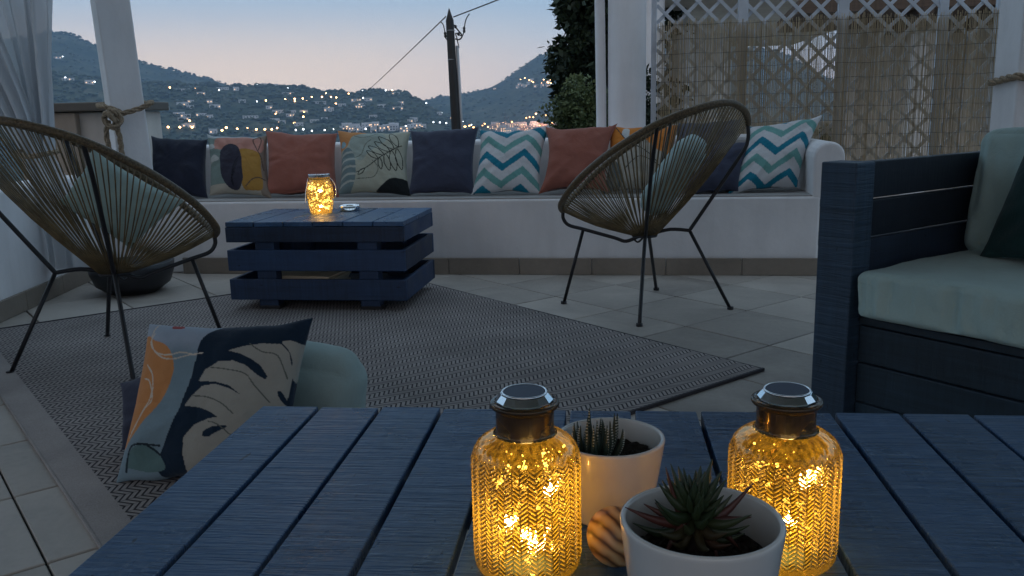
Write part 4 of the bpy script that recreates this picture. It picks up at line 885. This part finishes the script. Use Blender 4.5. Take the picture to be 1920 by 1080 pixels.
def pat_floor(S, T):
    def q(x, y):   # design points in image crop pixels, mapped onto the cloth
        f = (y-150)/850; xl = 270-150*f; xr = 1190-120*f; top = 150-65*((x-270)/920); return ((x-xl)/(xr-xl), 1-(y-top)/(1000-150+30))
    Q = lambda pts: [q(*p) for p in pts]
    C = base(S, (.22, .31, .36)); C[T > .86] = (.34, .40, .47); k = np.clip((T-.78)/.1, 0, 1)[..., None]; C = C*(1) 
    C = base(S, (.22, .31, .36))*(1-k)+np.array((.36, .42, .50))*k
    C[pip(S, T, sm(Q([(240, 260), (340, 252), (430, 280), (475, 360), (465, 480), (400, 600), (310, 690), (240, 780), (150, 860), (100, 700)])))] = (.62, .27, .10)
    C[pip(S, T, sm(Q([(430, 140), (490, 140), (495, 160), (435, 165)])))] = (.35, .05, .05)
    navy = pip(S, T, sm(Q([(720, 120), (630, 200), (605, 330), (575, 470), (520, 640), (450, 790), (405, 880), (410, 1010), (700, 1100), (1300, 1050), (1300, 60), (900, 40)]))); C[navy] = (.010, .026, .050)
    leafc = (.40, .385, .335)
    L1 = [(780, 284), (860, 250), (960, 230), (1060, 240), (1110, 290), (1140, 400), (1120, 520), (1100, 600), (1100, 900), (1200, 1100), (548, 1100), (548, 860), (560, 770), (620, 700), (700, 662), (752, 655), (700, 625), (640, 605), (560, 600), (600, 540), (650, 490), (720, 475), (800, 495), (866, 528), (800, 480), (720, 464), (626, 463), (660, 400), (730, 350), (810, 340), (880, 362), (940, 410), (990, 440), (1000, 420), (960, 360), (900, 320), (840, 296)]
    C[pip(S, T, Q(L1))] = leafc
    C[pip(S, T, sm(Q([(1064, 228), (1110, 222), (1165, 238), (1260, 260), (1200, 480), (1135, 420), (1130, 330), (1100, 270)])))] = leafc
    C[pip(S, T, sm(Q([(1060, 500), (1080, 500), (1115, 545), (1120, 575), (1095, 560), (1065, 525)])))] = (.010, .026, .050)
    C[pip(S, T, sm(Q([(670, 760), (680, 730), (730, 705), (800, 700), (740, 740), (700, 765)])))] = (.010, .026, .050)
    for ln_ in ([(690, 385), (780, 392), (880, 410), (940, 480), (1020, 560)], [(605, 545), (680, 548), (760, 575), (830, 630)], [(890, 235), (960, 280), (1040, 300), (1080, 360), (1110, 430)], [(700, 680), (760, 700), (900, 820)]):
        C[near(S, T, sm(Q(ln_), False), .0035)] = (.13, .14, .12)
    for ln_ in ([(340, 150), (310, 230), (330, 300), (400, 345), (480, 350), (560, 320), (640, 300)], [(330, 210), (305, 270), (360, 320), (450, 330), (520, 310), (600, 315)], [(300, 390), (350, 450), (350, 560), (290, 650), (210, 790)], [(290, 465), (330, 480), (360, 570), (300, 640), (220, 760)]):
        C[near(S, T, sm(Q(ln_), False), .0042)] = (.66, .58, .48)
    C[pip(S, T, sm(Q([(200, 960), (205, 900), (250, 840), (330, 815), (395, 850), (420, 960)])))] = (.13, .22, .22)
    for ln_ in ([(190, 985), (205, 900), (240, 835), (310, 815), (410, 818)], [(330, 815), (370, 840), (410, 870)]): C[near(S, T, sm(Q(ln_), False), .006)] = (.02, .035, .05)
    return C
def pat_p2(S, T):
    C = base(S, (.20, .27, .25)); C[T > .93] = (.45, .50, .52); C[T < .13] = (.45, .42, .35); C[(S > .86)] = (.26, .21, .17)
    C[pip(S, T, sm([(.15, .80), (.20, .91), (.5, .94), (.9, .93), (.97, .85), (.93, .66), (.6, .66), (.3, .68), (.17, .70)]))] = (.50, .25, .20)
    C[pip(S, T, sm([(.60, .66), (.9, .66), (.93, .4), (.9, .1), (.7, .05), (.60, .1)]))] = (.40, .22, .05)
    C[pip(S, T, sm([(.27, .5), (.30, .68), (.42, .77), (.56, .74), (.62, .6), (.63, .4), (.62, .2), (.52, .05), (.38, .07), (.28, .25)]))] = (.035, .035, .055)
    C[pip(S, T, sm([(.02, .78), (.12, .80), (.17, .73), (.10, .70), (.02, .72)]))] = (.50, .52, .50)
    C[pip(S, T, sm([(.02, .5), (.14, .6), (.24, .55), (.24, .5), (.12, .48), (.04, .44)]))] = (.45, .47, .45)
    for k in range(5): C[near(S, T, sm([(.45, .1), (.44+.01*k, .2+.05*k), (.50+.02*k, .32+.06*k)], False), .006)] = (.012, .012, .02)
    for l in ([(.86, .95), (.80, .88), (.86, .74), (.94, .60), (.97, .4)], [(.80, .9), (.88, .96), (.93, .88), (.90, .7)], [(.65, .1), (.75, .22), (.86, .27), (.97, .25)]): C[near(S, T, sm(l, False), .008)] = (.10, .07, .06)
    return C
def pat_p4(S, T):
    C = base(S, (.42, .44, .36)); C[pip(S, T, sm([(-.1, 1.1), (.45, 1.1), (.40, .93), (.24, .88), (.18, .76), (.12, .66), (-.1, .62)]))] = (.55, .25, .09)
    C[pip(S, T, sm([(.22, .62), (.20, .80), (.30, .90), (.45, .94), (.6, .97), (.7, .8), (.5, .6), (.35, .45)]))] = (.33, .39, .35)
    C[pip(S, T, sm([(.04, .72), (.08, .78), (.13, .74), (.11, .68), (.05, .67)]))] = (.25, .40, .45)
    leaf = pip(S, T, sm([(-.05, .2), (.02, .5), (.10, .64), (.20, .66), (.28, .5), (.29, .3), (.24, .08), (.1, -.05), (-.05, -.05)])); C[leaf] = (.17, .24, .25)
    for k in range(5):
        y = .12+.11*k; C[leaf & near(S, T, sm([(-.02, y-.07), (.08, y), (.18, y+.03), (.3, y+.025)], False), .016)] = (.42, .46, .42)
    C[pip(S, T, sm([(.46, -.1), (.58, .04), (.70, .16), (.82, .22), (.95, .22), (1.1, .18), (1.1, -.1)]))] = (.012, .016, .018)
    dk = (.02, .022, .02)
    C[near(S, T, sm([(.30, .28), (.45, .36), (.60, .48), (.78, .62), (.93, .72)], False), .006)] = dk
    for (x, y), (tx, ty) in (((.60, .48), (.45, .60)), ((.68, .54), (.47, .68)), ((.76, .60), (.55, .76)), ((.82, .64), (.60, .86)), ((.88, .69), (.74, .95)), ((.62, .50), (.64, .33)), ((.70, .56), (.75, .32)), ((.78, .62), (.84, .33)), ((.86, .66), (.93, .36)), ((.42, .34), (.32, .24))):
        mx, my = (x+tx)/2, (y+ty)/2; nx_, ny_ = -(ty-y)*.17, (tx-x)*.17
        C[near(S, T, sm([(x, y), (mx+nx_, my+ny_), (tx, ty), (mx-nx_, my-ny_)], True), .006)] = dk
    for l in ([(.30, .18), (.45, .2), (.55, .24), (.6, .36), (.52, .46)], [(.26, .88), (.36, .84), (.48, .86), (.58, .93)], [(.28, .50), (.38, .56), (.42, .70), (.5, .80)]): C[near(S, T, sm(l, False), .0045)] = (.10, .11, .09)
    return C
def pat_p8(S, T):
    C = base(S, (.38, .36, .31)); C[pip(S, T, sm([(-.1, 1.1), (.55, 1.1), (.50, .85), (.40, .75), (.2, .68), (-.1, .55)]))] = (.62, .22, .035)
    C[pip(S, T, sm([(.55, .72), (.62, .86), (.85, .95), (1.1, .9), (1.1, .45), (.85, .5), (.68, .58)]))] = (.60, .20, .035)
    C[pip(S, T, sm([(.20, .82), (.24, .94), (.31, .90), (.31, .78), (.25, .74)]))] = (.55, .58, .58)
    C[pip(S, T, sm([(-.1, .1), (.05, .4), (.2, .35), (.28, .1), (.1, -.1)]))] = (.12, .14, .14)
    for l in ([(.02, .5), (.2, .60), (.4, .62), (.6, .5), (.75, .35)], [(.1, .95), (.3, .7), (.5, .72), (.6, .98)], [(.3, .3), (.5, .45), (.8, .3)]): C[near(S, T, sm(l, False), .007)] = (.05, .05, .05)
    return C
def chevron(order, ph=0.0, t0=.0):
    teal, aqua, white = (.010, .20, .30), (.16, .38, .36), (.62, .64, .66)
    def f(S, T):
        C = base(S, white); tri = np.abs(((S+ph)/.56) % 1 - .5)*2          # 0 at valley..1
        v = (T + t0 - (1-tri)*.22)/.25; k = np.floor(v).astype(int); fr = v-k
        band = fr < .44
        for i, c in enumerate((teal, aqua)): C[band & ((k+order) % 2 == i)] = c
        return C
    return f
def bp(uL, uR, tL, tR, topz, label, material, pattern=None, n=40, seed=0, vb=.16, vt=.40, thick=.15, pinch=.08, topz2=None, zb=.462, **kw):
    pinch += .035
    return pillow('pillow', (B(uL, vb, zb), B(uR, vb, zb), B(tR, vt, topz2 or topz), B(tL, vt, topz)), thick, material, label, n, pattern, pinch, seed, group=None, **kw)
G_ = 'pillows lined up along the white bench'
PL = [bp(-2.40, -1.99, -2.46, -2.05, .845, 'plain dark navy pillow at the left end of the bench row', M['navy'], seed=1),
 bp(-1.99, -1.56, -2.06, -1.63, .85, 'printed pillow with pink, mustard and dark oval shapes left of terracotta', M['print'], pat_p2, 120, 2),
 bp(-1.605, -1.11, -1.655, -1.16, .86, 'terracotta pillow behind the glowing lantern', M['terracotta'], seed=3, thick=.18),
 bp(-1.12, -.65, -1.165, -.68, .855, 'printed pillow with black line leaf and orange corner', M['print'], pat_p4, 150, 4),
 bp(-.665, -.24, -.69, -.245, .85, 'plain slate navy pillow left of the utility pole', M['slate'], seed=5, topz2=.872),
 bp(-.258, .165, -.245, .195, .855, 'teal and aqua chevron pillow in the middle of the bench', M['print'], chevron(1, .12, -.02), 110, 6, thick=.14),
 bp(.155, .58, .165, .615, .865, 'terracotta pillow just left of the right cord chair', M['terracotta'], seed=7, thick=.18, pinch=.17),
 bp(.54, .96, .56, .985, .855, 'orange and beige printed pillow behind the right cord chair', M['print'], pat_p8, 110, 8, vt=.44, vb=.20),
 bp(.92, 1.32, .97, 1.36, .875, 'charcoal pillow half hidden by the right cord chair', M['charcoal'], seed=9, vb=.24, vt=.48),
 bp(1.02, 1.34, 1.10, 1.40, .74, 'slate blue pillow leaning low beside the right chevron pillow', M['slate'], seed=10, vb=.12, vt=.33),
 bp(1.29, 1.685, 1.385, 1.80, .855, 'teal and aqua chevron pillow by the right bench arm', M['print'], chevron(0, .05, .08), 110, 11, thick=.15, topz2=.875)]

# chair cushions
pillow('pillow', ((-1.61, 3.60, .42), (-1.37, 3.60, .61), (-1.68, 3.52, .85), (-1.84, 3.52, .63)), .11, M['sage'], 'sage green pillow lying in the left cord chair', 40, None, .06, 21, puff=.6)
bpy.data.objects['pillow']
def cushion(name, loc, dims, rot, material, label, cat='cushion', group=None, e=.22, puff=.03, seed=0, n=26, parent=None, folds=0.0):
    "box cushion with rounded edges, domed faces and creases"
    g = random.Random(seed); off = Vector((g.uniform(-9, 9), g.uniform(-9, 9), g.uniform(-9, 9))); bm = bmesh.new(); bmesh.ops.create_cube(bm, size=2.0)
    bmesh.ops.subdivide_edges(bm, edges=bm.edges[:], cuts=n, use_grid_fill=True)
    hx, hy, hz = [d/2 for d in dims]; r = min(dims)*e
    for v in bm.verts:
        a = v.co.copy(); p = Vector((a.x*hx, a.y*hy, a.z*hz)); c = Vector([max(-(h-r), min(h-r, q)) for q, h in zip(p, (hx, hy, hz))]); d = p-c
        if d.length > 1e-6: d = d.normalized()*r
        p = c+d; p.z += puff*(1 if a.z > 0 else -1)*(1-a.x**4)*(1-a.y**4)*abs(a.z) ; p.y += puff*.5*(1 if a.y > 0 else -1)*(1-a.x**4)*(1-a.z**2)*abs(a.y)
        nz = noise.fractal(p*6+off, 1, 2, 4); p += d.normalized()*nz*.004 if d.length > 1e-6 else Vector((0, 0, nz*.004))
        if folds and a.y < -.5: p.y -= folds*(noise.noise(Vector((p.x*34, p.z*5, 1))+off)*.6+noise.noise(Vector((p.x*11, p.z*3, 5))+off)*.6)*(1-abs(a.z)**3)
        p.z += folds*.10*noise.noise(Vector((p.x*9, p.y*9, 2))+off)*(1 if a.z > .5 else 0)
        v.co = p
    me = bpy.data.meshes.new(name); bm.to_mesh(me); bm.free(); me.polygons.foreach_set('use_smooth', [True]*len(me.polygons))
    o = link(name, me, material, parent, loc, rot); return tag(o, label, cat, group)
cushion('cushion', (.80, 4.19, .635), (.15, .42, .38), (0, R(34), R(-15)), M['sage2'], 'sage green round edged cushion leaning in the right cord chair', e=.42, puff=.02, seed=4)

# floor pillows
pillow('pillow', ((-1.06, 2.15, .012), (-.60, 2.10, .010), (-.552, 2.27, .405), (-1.005, 2.30, .41)), .15, M['print'], 'large floor pillow printed with orange shape and pale monstera leaf on navy', 200, pat_floor, .07, 31, puff=.45)
pillow('pillow', ((-1.14, 2.36, .03), (-.80, 2.30, .03), (-.76, 2.42, .33), (-1.17, 2.44, .20)), .13, M['slate'], 'slate blue pillow peeking out behind the leaf print floor pillow', 40, None, .08, 33)
cushion('cushion', (-.62, 2.45, .150), (.36, .17, .28), (R(12), R(10), R(-8)), M['sage2'], 'pale sage cushion leaning on the floor behind the leaf print pillow', e=.48, puff=.02, seed=6)

# planter in the corner
pt = empty('planter_bowl', (-2.16, 4.82, 0), 0, 'low dark round planter bowl in the corner behind the left chair', 'planter')
MB().lathe([(.0, 0), (.13, 0), (.20, .05), (.225, .12), (.23, .17), (.215, .17), (.20, .13), (0, .13)], 36).build('bowl', mat('dark_glaze', (.02, .022, .028), .45), pt, smooth=True)

# ------------------------------------------------------------------ sofa
XS, YS = Vector((.565, -.825, 0)), Vector((.825, .565, 0)); SY = math.atan2(-.825, .565)
sofa = empty('sofa', (.899, 2.49, 0), SY, 'dark blue grey wooden board sofa with slatted arm on the right', 'sofa')
LS = 1.95
board('arm_post', (.0575, .045, .395), (.115, .09, .79), M['wood_z2'] if 'wood_z2' in M else M['wood_z'], sofa, .005)
for z in (.735, .622, .509): board('arm_board', (.072, .50, z), (.030, .815, .1065), M['sofa_y'], sofa, .003)
for z in (.395, .28, .165): board('arm_board', (.072, .50, z), (.030, .815, .1065), M['sofa_y'], sofa, .003)
board('arm_post', (.0575, .93, .395), (.115, .08, .79), M['wood_z'], sofa, .004)
for z, h in ((.335, .022), (.2665, .107), (.150, .116), (.048, .078)): board('front_board', (LS/2+.06, .062, z), (LS-.12, .028, h), M['sofa_x'], sofa, .003)
board('seat_deck', (LS/2+.06, .50, .336), (LS-.16, .80, .02), M['sofa_x'], sofa)
for z in (.42, .54, .66, .76): board('back_board', (LS/2+.06, .93, z), (LS-.12, .03, .10), M['sofa_x'], sofa, .003)
for z in (.735, .622, .509, .395, .28, .165): board('arm_board', (LS+.05, .50, z), (.030, .815, .1065), M['sofa_y'], sofa, .003)
board('arm_post', (LS+.0575, .045, .395), (.115, .09, .79), M['wood_z'], sofa, .005)
def SO(x, y, z=0): return Vector((.899, 2.49, 0)) + XS*x + YS*y + Vector((0, 0, z))
cushion('seat_cushion', SO(1.02, .40, .422), (1.78, .80, .135), (0, 0, SY), M['sage'], 'long sage green seat cushion on the board sofa', e=.17, puff=.0, seed=2, n=130, folds=.042)
cushion('back_cushion', SO(.53, .70, .655), (.86, .15, .39), (R(-10), 0, SY), M['sage'], 'sage green back cushion standing in the sofa corner', e=.28, puff=.02, seed=3, n=80, folds=.03)
cushion('back_cushion', SO(1.42, .70, .655), (.86, .15, .39), (R(-10), 0, SY), M['sage'], 'second sage green sofa back cushion, out of view on the right', e=.38, puff=.03, seed=8, n=30)
pillow('pillow', (SO(.24, .46, .49), SO(.72, .38, .49), SO(.74, .60, .90), SO(.27, .64, .86)), .14, M['darkgreen'], 'dark green pillow leaning on the sofa back cushion', 40, None, .07, 41)

# ------------------------------------------------------------------ foreground table
tb = empty('low_table', (-.517, 1.66, 0), R(-6.2), 'large blue painted plank table in the foreground', 'table')   # local x right, y away; far left corner at the origin
PW = .1245
for i in range(17): board('top_board', ((i+.5)*PW+.002, -.62, TZ-.014), (PW-.0075-rr.uniform(0, .002), 1.24+rr.uniform(-.004, .004), .028), M['wood_y'], tb, .0025, True)
LW_ = 17*PW
for y in (-.011, -1.229): board('apron', (LW_/2, y, TZ-.028-.051), (LW_-.01, .022, .10), M['wood_x'], tb)
for x in (.016, LW_-.016): board('apron', (x, -.62, TZ-.028-.051), (.022, 1.18, .10), M['wood_x'], tb)
for x in (.06, LW_-.06):
    for y in (-.07, -1.17): board('leg', (x, y, (TZ-.03)/2), (.08, .08, TZ-.032), M['wood_z'], tb)
for y in (-.3, -.9): board('brace', (LW_/2, y, TZ-.06), (LW_-.06, .06, .06), M['wood_x'], tb)

def pot(loc, r, h, label, wall=.0065):
    t = empty('plant_pot', loc, 0, label, 'plant pot'); rb = r*.74
    pr = prof_interp([(rb*.5, .001), (rb*.93, .001), (rb, .006), (rb+(r-rb)*.45, h*.4), (r-.001, h*.92), (r, h-.003)], 40) + [(r-.001, h-.0006), (r-wall*.5, h), (r-wall+.001, h-.0008), (r-wall, h-.003), (r-wall-.002, h*.7)]
    MB().lathe(pr, 72, cap0=True).build('pot', M['ceramic'], t, smooth=True)
    q = MB(); n = 40; q.lathe([(r-wall-.0022, h*.70)] + [((r-wall-.0022)*(1-k/10), h*.70+.003*math.sin(k*2)+.004) for k in range(1, 10)], 48, cap1=True)
    g = random.Random(int(r*1e5)); q.v = [(x, y, z+g.uniform(-.002, .002)) for x, y, z in q.v]
    for _ in range(70): w, k = g.uniform(0, 6.28), math.sqrt(g.random())*(r-wall-.008); s = g.uniform(.0025, .006); q.sphere((k*math.cos(w), k*math.sin(w), h*.70+.005), s, 5, 3)
    q.build('soil', M['soil'], t)
    return t
def leaf_blade(path, w0, th=.45, seg=6):
    "fleshy tapering leaf along a path"
    c = catmull(path, 5); n = len(c); q = MB(); r = [w0*(.75+.5*math.sin(math.pi*min(1, i/n*1.3)))*(1-(i/(n-1))**2.2)+.0004 for i in range(n)]
    q.tube(c, r, seg); return q
p1 = pot((.134, 1.150, TZ), .077, .118, 'white ceramic pot of the striped succulent between the two glass jars')
p2 = pot((.188, .812, TZ), .083, .160, 'white ceramic pot of the spiky succulent in front of the right jar')
hw = empty('succulent', (.112, 1.14, TZ+.084), 0, 'small upright succulent with white banded dark leaves', 'succulent'); g = random.Random(4)
for i in range(17):
    w = i*2.4; k = .004+.020*(i/17)**.7; l = g.uniform(.056, .082)*(1.0-.2*i/17); a = Vector((math.cos(w)*k, math.sin(w)*k*.8, 0)); tip = Vector((math.cos(w)*(k+.006+.016*i/17), math.sin(w)*(k+.01*i/17), l)); mid = a.lerp(tip, .5)+Vector((math.cos(w)*.006, math.sin(w)*.006, 0))
    q = leaf_blade([a, mid, tip], .0042); o = q.build('leaf', M['hawo'], hw, smooth=True)
    bq = MB(); c = catmull([a, mid, tip], 9)
    for j in range(3, len(c)-2): bq.box(tuple(Vector(c[j])+Vector((math.cos(w)*.002, -.0030*(1-j/len(c))-.0008, 0))), (.0050*(1-j/len(c))+.001, .0022, .0011))
    bq.build('leaf_bands', M['haworthia_band'], o)
sp = empty('succulent', (.183, .822, TZ+.118), 0, 'dark spiky rosette succulent with reddish pointed leaves', 'succulent'); g = random.Random(12)
MB().tube([(0, 0, -.004), (.002, 0, .03), (0, 0, .05)], [.008, .008, .006], 8).build('stem', M['bark'], sp, smooth=True)
for i in range(56):
    f = i/56; w = i*2.39996; el = R(78-96*f); l = (.026+.030*f)*g.uniform(.62, 1.22); w += g.uniform(-.3, .3); z0 = .050-.030*f; d = Vector((math.cos(w)*math.cos(el), math.sin(w)*math.cos(el), math.sin(el))); a = Vector((math.cos(w)*.005, math.sin(w)*.005, z0)); b = a+d*l; mid = a.lerp(b, .5)+Vector((0, 0, -.004*f)); b = b + Vector((0, 0, .010*f))
    q = leaf_blade([a, mid, b], .0042, seg=6); q.build('leaf', M['succ'], sp, smooth=True, shade=[min(1, max(0, .15+.75*f*g.random()))]*len(q.v))
for (tx, ty, tz) in ((-.072, -.01, .046), (-.050, .012, .040), (.062, .01, .058), (.058, .0, .030), (-.03, .0, .078), (.045, -.01, .004), (-.035, -.02, .004), (.02, -.03, .0)):
    q = leaf_blade([(0, 0, .025), (tx*.5, ty*.5, .022+tz*.18), (tx, ty, tz)], .0042); q.build('leaf', M['succ'], sp, smooth=True, shade=[.95]*len(q.v))
sp.scale = (1.02, .98, 1.2)
o = MB().sphere((0, 0, 0), .038, 40, 24, (1, 1, .95)).build('wooden_ball', M['olive'], None, smooth=True, loc=(.124, 1.010, TZ+.0365), rot=(R(20), R(70), R(30))); tag(o, 'round olive wood ball with dark grain between left jar and front pot', 'ball')
